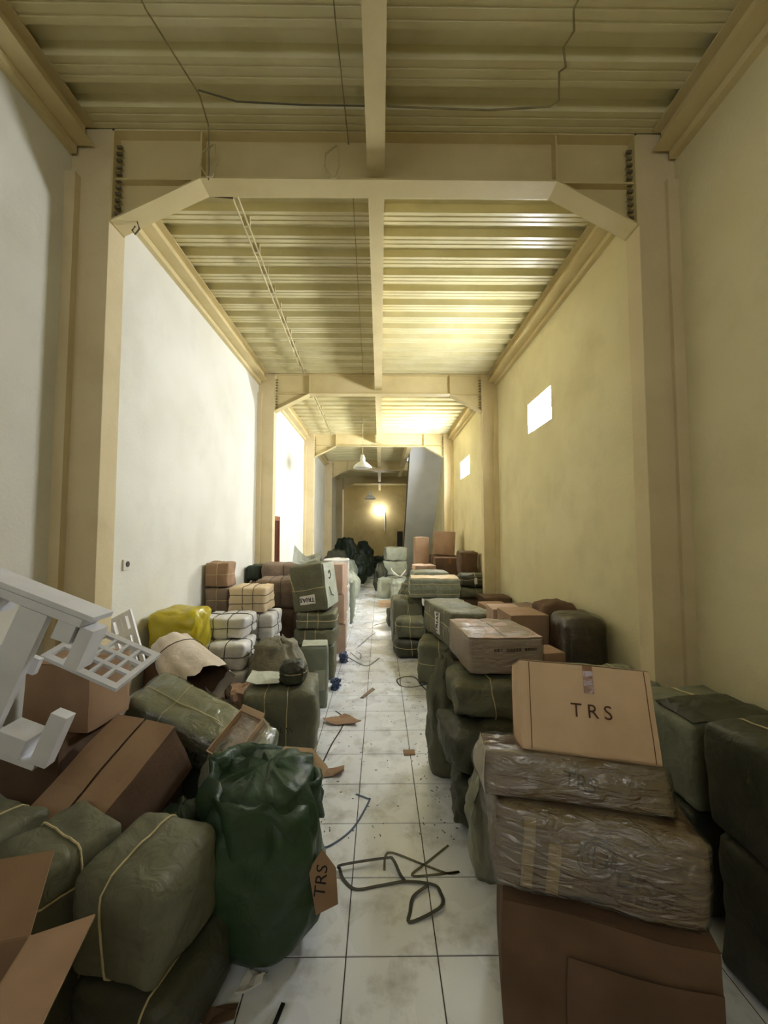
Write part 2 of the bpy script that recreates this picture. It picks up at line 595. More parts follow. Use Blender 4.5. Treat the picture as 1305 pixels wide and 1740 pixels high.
def ribbon_obj(name, label, pts, w, m, cat='strap', group=None, th=0.0018, z=0.002):
    """flat plastic strap lying on the floor; pts are (x, y, lift)"""
    P = []
    n = len(pts)
    # smooth (Catmull-Rom) through the points
    for i in range(n - 1):
        a = Vector(pts[max(0, i - 1)]); b = Vector(pts[i]); c = Vector(pts[i + 1]); d = Vector(pts[min(n - 1, i + 2)])
        for k in range(6):
            t = k / 6
            P.append(0.5 * ((2 * b) + (c - a) * t + (2 * a - 5 * b + 4 * c - d) * t * t + (3 * b - a - 3 * c + d) * t ** 3))
    P.append(Vector(pts[-1]))
    o0 = P[0].copy(); o0.z = 0
    v = []
    F = []
    for i, p in enumerate(P):
        t = (P[min(i + 1, len(P) - 1)] - P[max(0, i - 1)])
        t.normalize()
        u = t.cross(Vector((0, 0, 1)))
        if u.length < 1e-3:
            u = Vector((1, 0, 0))
        u.normalize()
        q = p - o0
        q.z = max(q.z, 0) + z
        for sx, sz in ((-1, 0), (1, 0), (1, 1), (-1, 1)):
            v.append(q + u * (w / 2 * sx) + Vector((0, 0, th * sz)))
    for i in range(len(P) - 1):
        for j in range(4):
            j2 = (j + 1) % 4
            F.append((i * 4 + j, i * 4 + j2, i * 4 + 4 + j2, i * 4 + 4 + j))
    F.append((0, 1, 2, 3))
    F.append(tuple(reversed([(len(P) - 1) * 4 + j for j in range(4)])))
    o = link(name, mesh_from(name, v, F), m)
    o.location = o0
    return tag(o, label, cat, group)

def scrap(name, label, loc, poly, m, rotz=0, th=0.006, curl=0.0, cat='cardboard', group=None, rot=None):
    """torn flat piece: polygon outline in the floor plane with thickness and curl"""
    bm = bmesh.new()
    vs_ = [bm.verts.new((x, y, 0)) for x, y in poly]
    bm.faces.new(vs_)
    bmesh.ops.triangulate(bm, faces=bm.faces[:])
    bmesh.ops.subdivide_edges(bm, edges=bm.edges[:], cuts=2, use_grid_fill=True)
    bm.faces.ensure_lookup_table()
    bm.normal_update()
    if bm.faces[0].normal.z < 0:
        bmesh.ops.reverse_faces(bm, faces=bm.faces[:])
    ret = bmesh.ops.solidify(bm, geom=bm.faces[:], thickness=th)
    zmin = 1e9
    for v in bm.verts:
        v.co.z += curl * (v.co.x ** 2 * 6 + 0.12 * noise.noise(v.co * 14 + Vector(loc)))
        zmin = min(zmin, v.co.z)
    for v in bm.verts:
        v.co.z -= zmin
    bmesh.ops.recalc_face_normals(bm, faces=bm.faces)
    me = bpy.data.meshes.new(name)
    bm.to_mesh(me)
    bm.free()
    o = link(name, me, m)
    o.location = loc
    o.rotation_euler = tuple(math.radians(a) for a in (rot or (0, 0, rotz)))
    return tag(o, label, cat, group)

# ================================================================== SETTING
WL, WR = -2.10, 2.03         # wall faces
YB, YF = 23.0, -2.6          # far wall, wall behind the camera
ZD = 4.60                    # deck underside level
BY = [-1.58, 2.61, 6.81, 10.98, 15.15, 19.32]   # cross beams (near flange edge)
ZB = 4.263

# --- floor: grout bed with real tiles
TS = 0.4
X0 = -0.1478
T0 = 1.8434
bed = MB().box(WL - 0.15, WR + 0.15, YF - 0.15, YB + 0.15, -0.12, -0.0035).build('floor', 'grout')
struct(bed)
def tile_mesh(name, rects):
    v = []
    F = []
    for x, y, w, d in rects:
        b = len(v)
        e = 0.002
        for (ix, z) in ((0.0, -0.003), (e, 0.0)):
            v += [(x + ix, y + ix, z), (x + w - ix, y + ix, z), (x + w - ix, y + d - ix, z), (x + ix, y + d - ix, z)]
        F.append((b + 4, b + 5, b + 6, b + 7))
        for i in range(4):
            j = (i + 1) % 4
            F.append((b + i, b + j, b + 4 + j, b + 4 + i))
    return mesh_from(name, v, F)
gap = 0.0045
one = tile_mesh('tile', [(gap / 2, gap / 2, TS - gap, TS - gap)])
one.materials.append(M['tile'])
rest = []
i0 = math.floor((WL - X0) / TS)
i1 = math.ceil((WR - X0) / TS)
j0 = math.floor((YF - T0) / TS)
j1 = math.ceil((YB - T0) / TS)
nt_ = 0
for i in range(i0, i1):
    for j in range(j0, j1):
        x, y = X0 + i * TS, T0 + j * TS
        if -4 <= i <= 2 and -1 <= j <= 26 and x > WL and x + TS < WR:
            t = link('tile', one, None, bed)
            t.location = (x, y, 0)
            nt_ += 1
        else:
            xa, xb = max(x, WL), min(x + TS, WR)
            ya, yb = max(y, YF), min(y + TS, YB)
            if xb - xa > 0.02 and yb - ya > 0.02:
                rest.append((xa + gap / 2, ya + gap / 2, xb - xa - gap, yb - ya - gap))
fo = link('tile_field', tile_mesh('tile_field', rest), 'tile', bed)
fo['kind'] = 'stuff'

# --- walls
struct(MB().box(WL - 0.15, WL, YF, YB, 0, 4.9).build('wall_left', 'wall_white'))
WINS = [(4.66, 5.40, 3.20, 3.60), (9.0, 10.0, 3.20, 3.62)]
w = MB()
ys = [YF] + [a for q in WINS for a in (q[0], q[1])] + [YB]
for k in range(0, len(ys), 2):
    w.box(WR, WR + 0.15, ys[k], ys[k + 1], 0, 4.9)
for a, b, c, d in WINS:
    w.box(WR, WR + 0.15, a, b, 0, c)
    w.box(WR, WR + 0.15, a, b, d, 4.9)
struct(w.build('wall_right', 'wall_cream'))
struct(MB().box(WL - 0.15, WR + 0.15, YB, YB + 0.15, 0, 4.9).build('wall_end', 'wall_end'))
we = MB().box(WL - 0.15, WR + 0.15, YF - 0.15, YF, 0, 3.35).box(WL - 0.15, WR + 0.15, YF - 0.15, YF, 4.15, 4.9)
we.box(WL - 0.15, -1.6, YF - 0.15, YF, 3.35, 4.15).box(1.5, WR + 0.15, YF - 0.15, YF, 3.35, 4.15)
struct(we.build('wall_entrance', 'wall_cream'))
tw = MB().box(-1.6, 1.5, YF - 0.12, YF - 0.04, 3.35, 3.39).box(-1.6, 1.5, YF - 0.12, YF - 0.04, 4.11, 4.15)
for q in range(5):
    xx = -1.6 + 3.06 * q / 4
    tw.box(xx, xx + 0.04, YF - 0.12, YF - 0.04, 3.39, 4.11)
tw = struct(tw.build('window_3', 'white_enamel'))  # added window out of view, put in to brighten beam and column fronts
for q in range(4):
    xx = -1.6 + 3.06 * q / 4
    MB().box(xx + 0.04, xx + 0.765, YF - 0.09, YF - 0.08, 3.39, 4.11).build('pane', 'daylight_2', tw)

# --- glass block windows
for k, (a, b, c, d) in enumerate(WINS):
    fr = MB()
    t = 0.018
    fr.box(WR + 0.03, WR + 0.11, a, b, c, c + t).box(WR + 0.03, WR + 0.11, a, b, d - t, d)
    fr.box(WR + 0.03, WR + 0.11, a, a + t, c + t, d - t).box(WR + 0.03, WR + 0.11, b - t, b, c + t, d - t)
    nb = 4
    for q in range(1, nb):
        yy = a + (b - a) * q / nb
        fr.box(WR + 0.05, WR + 0.10, yy - 0.005, yy + 0.005, c + t, d - t)
    fr.box(WR + 0.05, WR + 0.10, a + t, b - t, (c + d) / 2 - 0.005, (c + d) / 2 + 0.005)
    wo = struct(fr.build('window_%d' % (k + 1), 'white_enamel'))
    for q in range(nb):
        for e in range(2):
            y0_ = a + (b - a) * q / nb + 0.012
            y1_ = a + (b - a) * (q + 1) / nb - 0.012
            z0_ = c + (d - c) * e / 2 + 0.012
            z1_ = c + (d - c) * (e + 1) / 2 - 0.012
            MB().box(WR + 0.055, WR + 0.095, y0_, y1_, z0_, z1_).build('glass_block', 'daylight_%d' % k, wo)

# --- columns with added side steps standing in for contact shading
names = {2.61: ('nearest', 'beside the white stand'), 6.81: ('second', ''), 10.98: ('third', ''), 15.15: ('fourth', ''), 19.32: ('fifth', ''), -1.58: ('rear', '')}
for y in BY[1:]:
    nm = names[y][0]
    for sd in (-1, 1):
        if sd > 0 and y > 15 and y < 18:
            continue      # the stair flight stands here
        side = 'left' if sd < 0 else 'right'
        t = thing('column', 'cream painted column, %s one along the %s wall' % (nm, side), 'column', (0, y, 0), group='columns along the walls')
        if sd < 0:
            MB().box(WL, -1.83, 0, 0.17, 0, ZD).build('shaft', 'column_paint', t, bevel=0.006)
            MB().box(WL, -2.03, -0.05, 0.0, 0, ZD - 0.35).build('shade_step', 'column_paint', t)  # added step, gives shape to the shaded strip beside the shaft
        else:
            MB().box(1.77, WR, 0, 0.15, 0, ZD).build('shaft', 'column_paint', t, bevel=0.006)
            MB().box(1.955, WR, -0.03, 0.0, 0, ZD - 0.35).build('shade_step', 'column_paint', t)  # added thin step where a soft shadow meets the wall

# --- steel deck (trapezoidal sheets with stiffening grooves)
ceil_o = MB().box(WL - 0.15, WR + 0.15, YF - 0.15, 12.4, ZD + 0.09, ZD + 0.2).box(WL - 0.15, 0.95, 12.4, YB + 0.15, ZD + 0.09, ZD + 0.2)
ceil_o.box(0.95, WR + 0.15, 17.5, YB + 0.15, ZD + 0.09, ZD + 0.2).box(0.95, WR + 0.15, 12.4, 17.5, ZD + 1.6, ZD + 1.7)
ceil_o = struct(ceil_o.build('ceiling', 'deck_paint'))
PITCH = 0.279
prof = [(0.0, 0.0), (0.028, 0.0), (0.033, 0.007), (0.041, 0.007), (0.046, 0.0), (0.084, 0.0), (0.089, 0.007), (0.097, 0.007), (0.102, 0.0),
        (0.135, 0.0), (0.160, 0.06), (0.250, 0.06), (0.275, 0.0)]
def deck_mesh(x0, x1, nper):
    v = []
    F = []
    pts = []
    for k in range(nper):
        pts += [(k * PITCH + a, b) for a, b in prof]
    pts.append((nper * PITCH, 0.0))
    for x in (x0, x1):
        for a, b in pts:
            v.append((x, a, b))
    n = len(pts)
    for i in range(n - 1):
        F.append((i, n + i, n + i + 1, i + 1))
    return mesh_from('deck_sheet', v, F)
dl = deck_mesh(WL, -0.03, 3)
dr_ = deck_mesh(-0.03, WR, 3)
drs = deck_mesh(-0.03, 0.95, 3)
for d_ in (dl, dr_, drs):
    d_.materials.append(M['deck_paint'])
y = YF + 0.05
while y < YB:
    o = link('deck_sheet', dl, None, ceil_o)
    o.location = (0, y, ZD)
    o = link('deck_sheet', drs if 12.2 < y + 0.5 < 17.6 else dr_, None, ceil_o)
    o.location = (0, y, ZD)
    y += 3 * PITCH

# --- haunched steel cross beams
def cross_beam(y, label):
    t = thing('steel_cross_beam', label, 'beam', (0, y, 0), group='steel cross beams under the deck')
    xa, xb = -1.83, 1.77
    MB().box(xa, xb, 0, 0.15, ZD - 0.012, ZD).build('top_flange', 'beam_paint', t)
    MB().box(xa, xb, 0.07, 0.08, ZB, ZD - 0.012).build('web', 'beam_paint', t)
    MB().box(-1.226, 1.215, 0, 0.15, ZB - 0.012, ZB).build('bottom_flange', 'beam_paint', t)
    for sx in (-1, 1):
        x_in = -1.226 if sx < 0 else 1.215
        x_out = xa + 0.015 if sx < 0 else xb - 0.015
        dz = -0.30
        MB().prism([(x_in, ZB), (x_in, ZB - 0.012), (x_out, ZB + dz - 0.012), (x_out, ZB + dz)], 0, 0.15).build('haunch_flange', 'beam_paint', t, fix=True)
        MB().prism([(x_in, ZB), (x_out, ZB + dz), (x_out, ZB)], 0.07, 0.08).build('haunch_web', 'beam_paint', t, fix=True)
        MB().box(min(x_in, x_out), max(x_in, x_out), 0.02, 0.07, ZB - 0.006, ZB + 0.004).build('stiffener', 'beam_paint', t)
        MB().box(x_in - 0.005, x_in + 0.005, 0.005, 0.07, ZB, ZD - 0.012).build('stiffener', 'beam_paint', t)
        xe = (xa, xa + 0.014) if sx < 0 else (xb - 0.014, xb)
        ep = MB().box(xe[0], xe[1], 0, 0.15, ZB + dz - 0.02, ZD).build('end_plate', 'beam_paint', t)
        bo = MB()
        for q in range(11):
            z = ZB + dz + 0.05 + q * 0.048
            bx = (xa + 0.014, xa + 0.05) if sx < 0 else (xb - 0.05, xb - 0.014)
            bo.box(bx[0], bx[1], 0.028, 0.046, z, z + 0.018)
        bo.build('bolt_row', 'steel', ep)
lab = ['bolted steel cross beam nearest the camera, with wire loops hung round it', 'second cream steel cross beam from the front with sloping bolted ends',
       'third cross beam from the front, behind the first hanging lamp', 'fourth cross beam, dim, just behind the top of the stairs', 'farthest dim cross beam in front of the end wall']
for y, l in zip(BY[1:], lab):
    cross_beam(y, l)

# --- lengthwise beams: one down the middle, one along each wall, per bay
bn = ['nearest bay', 'second bay', 'third bay', 'fourth bay', 'fifth bay', 'far end bay']
spans = list(zip([YF] + [b + 0.15 for b in BY[1:]], [b for b in BY[1:]] + [YB]))
for k, (a, b) in enumerate(spans):
    gap_ = 0.065 if k < 5 else 0.0
    a2 = a - 0.07 if k else a
    b2 = b + 0.07 if k < 5 else b
    t = thing('lengthwise_beam', 'cream steel beam along the middle of the ceiling in the %s' % bn[k], 'beam', (-0.03, a, 0), group='middle ceiling beams')
    L_ = b - a
    MB().box(-0.06, 0.06, 0, L_, 4.315, 4.323).build('bottom_flange', 'beam_paint', t)
    MB().box(-0.06, 0.06, 0, L_, ZD - 0.008, ZD - 0.001).build('top_flange', 'beam_paint', t)
    MB().box(-0.004, 0.004, 0, L_, 4.323, ZD - 0.008).build('web', 'beam_paint', t)
    for sd in (-1, 1):
        if sd > 0 and k == 3:
            continue
        side = 'left' if sd < 0 else 'right'
        t = thing('edge_beam', 'steel edge beam on the %s wall below the deck in the %s' % (side, bn[k]), 'beam', (WL if sd < 0 else WR, a, 0), group='edge beams on the walls')
        y0_, y1_ = 0.02, L_ - 0.02
        q = 1 if sd < 0 else -1
        def bxs(x0, x1, z0, z1, nm):
            MB().box(min(q * x0, q * x1), max(q * x0, q * x1), y0_, y1_, z0, z1).build(nm, 'beam_paint', t)
        bxs(0.03, 0.165, 4.455, 4.463, 'bottom_flange')
        bxs(0.03, 0.165, ZD - 0.009, ZD - 0.001, 'top_flange')
        bxs(0.094, 0.101, 4.463, ZD - 0.009, 'web')
        bxs(0.0, 0.05, 4.40, 4.452, 'ledge')

# --- stair flight along the right wall in the fourth bay
XS = 0.955
t = thing('staircase', 'grey concrete stair flight rising towards the camera on the right', 'staircase', (0, 0, 0))
y_lo, y_hi, z_hi = 17.35, 12.45, ZD + 0.02
sl = z_hi / (y_lo - y_hi)
pts = [(y_lo, 0.0)]
ns = 24
pts_top = []
MB().prism([(y_lo, 0.0), (y_hi, z_hi), (y_hi, z_hi + 0.2), (y_lo + 0.16, 0.03), (y_lo + 0.16, 0.0)], XS, WR, 'x').build('flight_slab', 'soffit', t, fix=True)
st = None
for k in range(ns):
    y1_ = y_lo + 0.16 - (y_lo + 0.16 - y_hi) * k / ns
    y0_ = y_lo + 0.16 - (y_lo + 0.16 - y_hi) * (k + 1) / ns
    z1_ = (z_hi + 0.2) * (k + 1) / ns
    z0_ = (z_hi + 0.2) * k / ns
    MB().prism([(y1_, z0_), (y1_, z1_), (y0_, z1_)], XS + 0.02, WR, 'x').build('step', 'soffit', t, fix=True)
MB().prism([(y_lo, 0.0), (y_hi, z_hi), (y_hi, z_hi + 0.24), (y_lo + 0.2, 0.03), (y_lo + 0.2, 0.0)], XS - 0.03, XS, 'x').build('stringer', 'cable_dark', t, fix=True)
t2 = MB().box(0.78, 0.92, 10.98 + 0.2, 17.5, 4.33, ZD - 0.002).build('trimmer_beam', 'beam_paint')
tag(t2, 'pale trimmer beam edging the ceiling opening beside the stairs', 'beam')

# --- brown door in the left wall, third bay
dn = MB()
dn.box(WL, WL + 0.04, 7.60, 7.70, 0, 2.18).box(WL, WL + 0.04, 8.20, 8.27, 0, 2.18).box(WL, WL + 0.04, 7.70, 8.20, 2.09, 2.18)
d1 = struct(dn.build('door_1', 'wood_frame'))
MB().box(WL + 0.002, WL + 0.02, 7.70, 8.20, 0.005, 2.09).build('door_leaf', 'dark_wood', d1)
MB().box(WL + 0.02, WL + 0.05, 7.74, 7.77, 0.98, 1.08).build('door_handle', 'steel', d1)
dn = MB().box(0.98, 1.30, YB - 0.05, YB, 0, 1.95)
d2 = struct(dn.build('door_2', 'strap_black'))

# --- wall socket
t = thing('wall_socket', 'small square wall socket on the white wall', 'socket', (WL, 3.34, 1.58))
MB().box(0, 0.014, -0.045, 0.045, -0.045, 0.045).build('plate', 'socket_white', t, bevel=0.004)
MB().lathe([(0.0, 0.0), (0.024, 0.0), (0.024, 0.004), (0.0, 0.004)], 16).build('socket_face', 'socket_dark', t).rotation_euler = (0, PI / 2, 0)
t.children[1].location = (0.014, 0.005, 0.005)

# --- pendant lamps
def pendant(x, y, zb, label, r=0.215):
    t = thing('pendant_lamp', label, 'lamp', (x, y, zb), group='hanging factory lamps')
    MB().lathe([(r, 0.0), (r * 1.02, 0.005), (r * 0.93, 0.05), (r * 0.6, 0.115), (r * 0.32, 0.15), (r * 0.3, 0.155), (r * 0.28, 0.148), (r * 0.57, 0.108), (r * 0.9, 0.045), (r * 0.985, 0.0), (r, 0.0)], 32).build('lamp_shade', 'white_enamel', t, True, fix=True)
    MB().lathe([(0.0, 0.155), (r * 0.3, 0.152), (r * 0.28, 0.25), (0.045, 0.27), (0.04, 0.31), (0.0, 0.312)], 24).build('lamp_cap', 'white_enamel', t, True)
    MB().lathe([(0.0, 0.015), (0.035, 0.02), (0.06, 0.05), (0.055, 0.09), (0.03, 0.13), (0.028, 0.155)], 20).build('bulb', 'bulb', t, True)
    MB().tube([(0, 0, 0.31), (0.004, 0.0, (ZD - zb) * 0.6), (0, 0, ZD - zb)], 0.006, 6).build('cord', 'cable_pale', t)
pendant(-0.412, 9.3, 3.36, 'large white factory lamp hanging on a long cord before the third beam')
pendant(-0.40, 15.9, 3.20, 'smaller looking far factory lamp hanging in front of the end wall')

# --- lit globe on the end wall, with its cable
t = thing('wall_lamp', 'glowing globe lamp on the dim end wall', 'lamp', (-0.03, YB, 3.15))
gl_ = bmesh.new()
bmesh.ops.create_uvsphere(gl_, u_segments=20, v_segments=12, radius=0.17)
me = bpy.data.meshes.new('globe')
gl_.to_mesh(me)
gl_.free()
g = link('globe', me, 'lamp_glow', t, True)
g.location = (0, -0.30, 0.05)
MB().tube([(0, 0, 0.2), (0, -0.18, 0.24), (0, -0.30, 0.22)], 0.02, 8).build('bracket', 'white_enamel', t)
MB().lathe([(0.0, 0), (0.07, 0.0), (0.07, 0.015), (0.0, 0.015)], 16).build('wall_plate', 'white_enamel', t).rotation_euler = (PI / 2, 0, 0)
t.children[2].location = (0, 0.0, 0.2)
MB().tube([(0.30, -0.02, -0.1), (0.30, -0.02, -1.2)], 0.035, 6).build('conduit', 'white_enamel', t)

# ================================================================== ceiling wiring
def wire(name, label, pts, r, m, cat='cable', group=None):
    o0 = Vector(pts[0])
    o = MB().tube([Vector(p) - o0 for p in pts], r, 6).build(name, m)
    o.location = o0
    return tag(o, label, cat, group)

def ladder(label, x0, y0, x1, y1, z=4.52):
    t = thing('conduit_run', label, 'conduit', (x0, y0, z), group='twin conduit runs under the deck')
    dx, dy = x1 - x0, y1 - y0
    for s_ in (-0.022, 0.022):
        MB().tube([(s_, 0, 0), (s_ + dx, dy, 0)], 0.0085, 6).build('conduit', 'cable_pale', t)
    n = int(dy / 0.3)
    for k in range(n + 1):
        f = k / n
        MB().box(dx * f - 0.034, dx * f + 0.034, dy * f - 0.012, dy * f + 0.012, -0.004, ZD - z).build('clip', 'cable_pale', t)
ladder('twin pale conduits clipped under the deck in the second bay', -1.16, 3.05, -1.29, 6.62)
ladder('twin pale conduits clipped under the deck in the third bay', -1.29, 7.05, -1.33, 10.8)
wire('ceiling_cable', 'single cable crossing the deck left of the middle, nearest bay', [(-1.25, 1.2, 4.58), (-1.22, 1.95, 4.56), (-1.12, 2.35, 4.55), (-1.13, 2.5, 4.52), (-1.15, 2.57, 4.30), (-1.16, 2.59, 4.22)], 0.005, 'cable')
wire('ceiling_cable', 'slack dark cable running across the nearest bay to the middle beam', [(-1.12, 2.33, 4.56), (-0.9, 2.38, 4.545), (-0.5, 2.40, 4.55), (-0.1, 2.42, 4.57)], 0.005, 'cable_dark')
wire('ceiling_cable', 'cable zigzagging along the deck on the right, nearest bay', [(1.06, 1.75, 4.59), (1.0, 1.92, 4.55), (1.05, 2.02, 4.56), (1.03, 2.1, 4.57), (1.08, 2.18, 4.55), (1.06, 2.22, 4.57), (1.12, 2.36, 4.55), (1.08, 2.395, 4.55), (0.7, 2.42, 4.55), (0.3, 2.42, 4.56), (0.04, 2.42, 4.57)], 0.006, 'cable')
wire('ceiling_cable', 'thin dark wire stretched along the ceiling beside the middle beam', [(-0.25, 0.8, 4.58), (-0.24, 2.0, 4.575), (-0.225, 2.58, 4.575), (-0.221, 3.1, 4.575), (-0.26, 5.0, 4.575), (-0.295, 6.78, 4.575)], 0.0035, 'cable')
wire('ceiling_cable', 'short dark cable from the left haunch to the conduits', [(-1.62, 3.0, 4.50), (-1.4, 3.03, 4.5), (-1.17, 3.06, 4.505)], 0.008, 'cable_dark')
for (x, lb) in ((-1.15, 'wire loop hanging round the nearest beam by the left haunch'), (-0.32, 'wire loop hanging round the nearest beam left of the middle')):
    pts = [(x + 0.02, 2.585, 4.47), (x - 0.05, 2.575, 4.40), (x - 0.055, 2.57, 4.30), (x - 0.01, 2.57, 4.225), (x + 0.02, 2.575, 4.23), (x + 0.045, 2.58, 4.33), (x + 0.03, 2.585, 4.47)]
    wire('wire_loop', lb, pts, 0.006, 'cable_pale')
wire('wire_hook', 'bent wire hook dangling from the left haunch of the nearest beam', [(-1.70, 2.70, 4.02), (-1.68, 2.70, 3.96), (-1.71, 2.70, 3.92), (-1.73, 2.70, 3.95), (-1.71, 2.70, 3.98)], 0.006, 'cable_dark')
o = MB().box(0, 0.07, 0, 0.05, 0, 0.13).build('junction_box', 'beam_paint', bevel=0.004)
o.location = (WL + 0.166, 7.55, 4.46)
tag(o, 'small box on the left edge beam in the third bay', 'junction box')

# ================================================================== RIGHT PILE, front stack
# lowest carton: crushed, taped, half dark
r_, sh = carton('carton', 'large dark brown carton at the bottom of the nearest right stack', (0.87, 1.74, 0), (0.70, 0.56, 0.465), (0, 0, -17), 'kraft_dark', flaps=True, tape='top', na=0.012, b=0.05, n=12)
sh.patch('side_flap', '-y', -0.35, 0.98, -0.95, 0.45, 'kraft_dark', r_, 0.012, 5, 4)
r_, sh = soft('wrapped_carton', 'bulging carton in shiny film printed with a ring mark', 'carton', (0.83, 1.74, 0.475), (0.71, 0.50, 0.29), (-5, 2.5, -15), 'kraft_wrap', 0.03, 0.12, 0.014, 3.5, n=14, film='film_dense', shear=(0.05, 0))
ring = [(-0.02 + 0.17 * math.cos(a * PI / 12), 0.22 + 0.42 * math.sin(a * PI / 12)) for a in range(25)]
ring2 = [(-0.02 + 0.135 * math.cos(a * PI / 12), 0.22 + 0.33 * math.sin(a * PI / 12)) for a in range(25)]
inner = [[(-0.1, 0.4), (-0.1, 0.15)], [(-0.05, 0.45), (-0.05, 0.02), (0.05, 0.02)], [(0.0, 0.35), (0.07, 0.35), (0.07, 0.12), (0.0, 0.12)]]
sh.stroke('ring_print', '-y', [ring, ring2] + inner, 0.004, 'ink_brown', r_, 0.004)
sh.text('letters', 'DK-', '-y', 0.36, -0.08, 0.085, 'ink_brown', r_, 0.005, bold=0.002)
for k in range(6):
    u0 = 0.02 + k * 0.115
    sh.patch('faint_print', '-y', u0, u0 + 0.08, -0.62, -0.40, 'ink_faint', r_, 0.003, 2, 2)
sh.patch('tape', '-y', -0.72, -0.6, -0.85, 0.85, 'tape_pale', r_, 0.004, 2, 6)
sh.patch('tape', '-y', -0.46, -0.34, -0.85, 0.4, 'tape_pale', r_, 0.004, 2, 6)
r_, sh = soft('wrapped_carton', 'flat film wrapped carton marked TRS, squeezed under the TRS box', 'carton', (0.79, 1.77, 0.735), (0.68, 0.40, 0.165), (-17, 1.5, -11), 'kraft_wrap', 0.02, 0.10, 0.010, 4, n=12, film='film_dense')
sh.text('letters', 'TRS', '-y', 0.02, 0.05, 0.075, 'ink', r_, 0.004, rot=-6)
sh.patch('crumpled_end', '-x', -0.95, 0.95, -0.95, 0.95, 'white_sack', r_, 0.006, 6, 5)
r_, sh = carton('carton', 'clean tan carton printed TRS on top of the nearest right stack', (0.875, 1.80, 0.875), (0.52, 0.36, 0.35), (-22, 2.0, -12), 'kraft_pale', flaps=True, na=0.004, b=0.025, n=12)
sh.patch('tape', '-y', -0.02, 0.13, 0.36, 0.99, 'tape', r_, 0.003, 2, 5)
sh.text('letters', 'TRS', '-y', 0.06, -0.04, 0.075, 'ink_brown', r_, 0.004, stretch=1.0, space=1.45)
for u in (-0.86, 0.90):
    sh.patch('crease', '-y', u, u + 0.012, -0.95, 0.97, 'kraft_edge', r_, 0.0015, 1, 6)
sh.patch('crease', '-x', -0.8, -0.72, -0.95, 0.97, 'kraft_edge', r_, 0.0015, 1, 6)

# dark green bundles beside the right wall
G = 'dark bundles against the right wall'
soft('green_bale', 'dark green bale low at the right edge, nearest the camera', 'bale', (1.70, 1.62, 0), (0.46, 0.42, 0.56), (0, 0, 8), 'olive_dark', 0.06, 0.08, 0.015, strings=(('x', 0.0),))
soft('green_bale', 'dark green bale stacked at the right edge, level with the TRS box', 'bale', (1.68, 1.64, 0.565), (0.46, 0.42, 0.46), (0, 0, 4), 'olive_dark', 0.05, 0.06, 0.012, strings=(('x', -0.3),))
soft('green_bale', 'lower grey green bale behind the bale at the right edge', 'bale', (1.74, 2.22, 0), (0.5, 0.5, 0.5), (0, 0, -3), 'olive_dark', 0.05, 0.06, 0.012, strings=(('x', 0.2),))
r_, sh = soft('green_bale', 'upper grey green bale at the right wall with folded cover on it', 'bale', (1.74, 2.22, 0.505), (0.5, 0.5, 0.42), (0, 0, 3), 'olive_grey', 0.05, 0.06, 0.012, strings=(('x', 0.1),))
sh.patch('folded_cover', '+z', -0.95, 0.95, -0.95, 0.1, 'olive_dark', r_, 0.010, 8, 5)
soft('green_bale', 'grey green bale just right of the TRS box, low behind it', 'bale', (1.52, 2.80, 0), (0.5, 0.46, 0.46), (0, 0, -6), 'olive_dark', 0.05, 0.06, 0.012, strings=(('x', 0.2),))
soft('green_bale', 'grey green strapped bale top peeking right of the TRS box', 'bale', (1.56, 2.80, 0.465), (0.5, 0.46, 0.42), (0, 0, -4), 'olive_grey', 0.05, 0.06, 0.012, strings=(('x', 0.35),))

# lumpy green bundles left behind the TRS stack, carton with flaps on top
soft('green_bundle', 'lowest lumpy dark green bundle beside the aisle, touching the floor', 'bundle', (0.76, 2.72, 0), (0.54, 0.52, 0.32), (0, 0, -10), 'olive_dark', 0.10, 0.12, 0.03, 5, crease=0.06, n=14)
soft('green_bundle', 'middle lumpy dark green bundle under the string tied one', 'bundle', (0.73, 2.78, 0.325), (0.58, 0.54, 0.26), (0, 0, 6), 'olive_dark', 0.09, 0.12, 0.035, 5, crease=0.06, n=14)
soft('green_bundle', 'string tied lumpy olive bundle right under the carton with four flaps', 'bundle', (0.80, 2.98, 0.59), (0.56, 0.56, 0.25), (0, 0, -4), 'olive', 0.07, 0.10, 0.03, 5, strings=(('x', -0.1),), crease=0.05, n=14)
sack('green_pouch', 'small olive pouch bulging over the aisle under the four flap carton', (0.50, 3.22, 0.0), 0.13, 0.14, 0.84, 'olive', fold=0.1, na=0.03, lean=(0.02, 0), cat='bundle')
sack('grey_bag', 'limp grey plastic bag slumped at the foot of the green bundles', (0.60, 2.28, 0.0), 0.11, 0.10, 0.52, 'sack_plastic', fold=0.14, na=0.025, lean=(0.03, 0.12), top=0.5, cat='bag')
r_, sh = soft('wrapped_carton', 'pinkish carton with four closed flaps in clear film', 'carton', (0.88, 3.20, 0.845), (0.54, 0.66, 0.25), (0, 0, 3), 'kraft_pink', 0.012, 0.03, 0.006, 3, n=12, film='film')
for u0, u1 in ((-0.98, -0.01), (0.01, 0.98)):
    for v0, v1 in ((-0.98, -0.01), (0.01, 0.98)):
        sh.patch('flap', '+z', u0, u1, v0, v1, 'kraft_pink', r_, 0.008, 4, 4)
for k in range(14):
    if k in (3, 9):
        continue
    u0 = -0.35 + k * 0.085
    sh.patch('print', '-y', u0, u0 + 0.066, 0.28, 0.44, 'ink_brown', r_, 0.003, 1, 1)

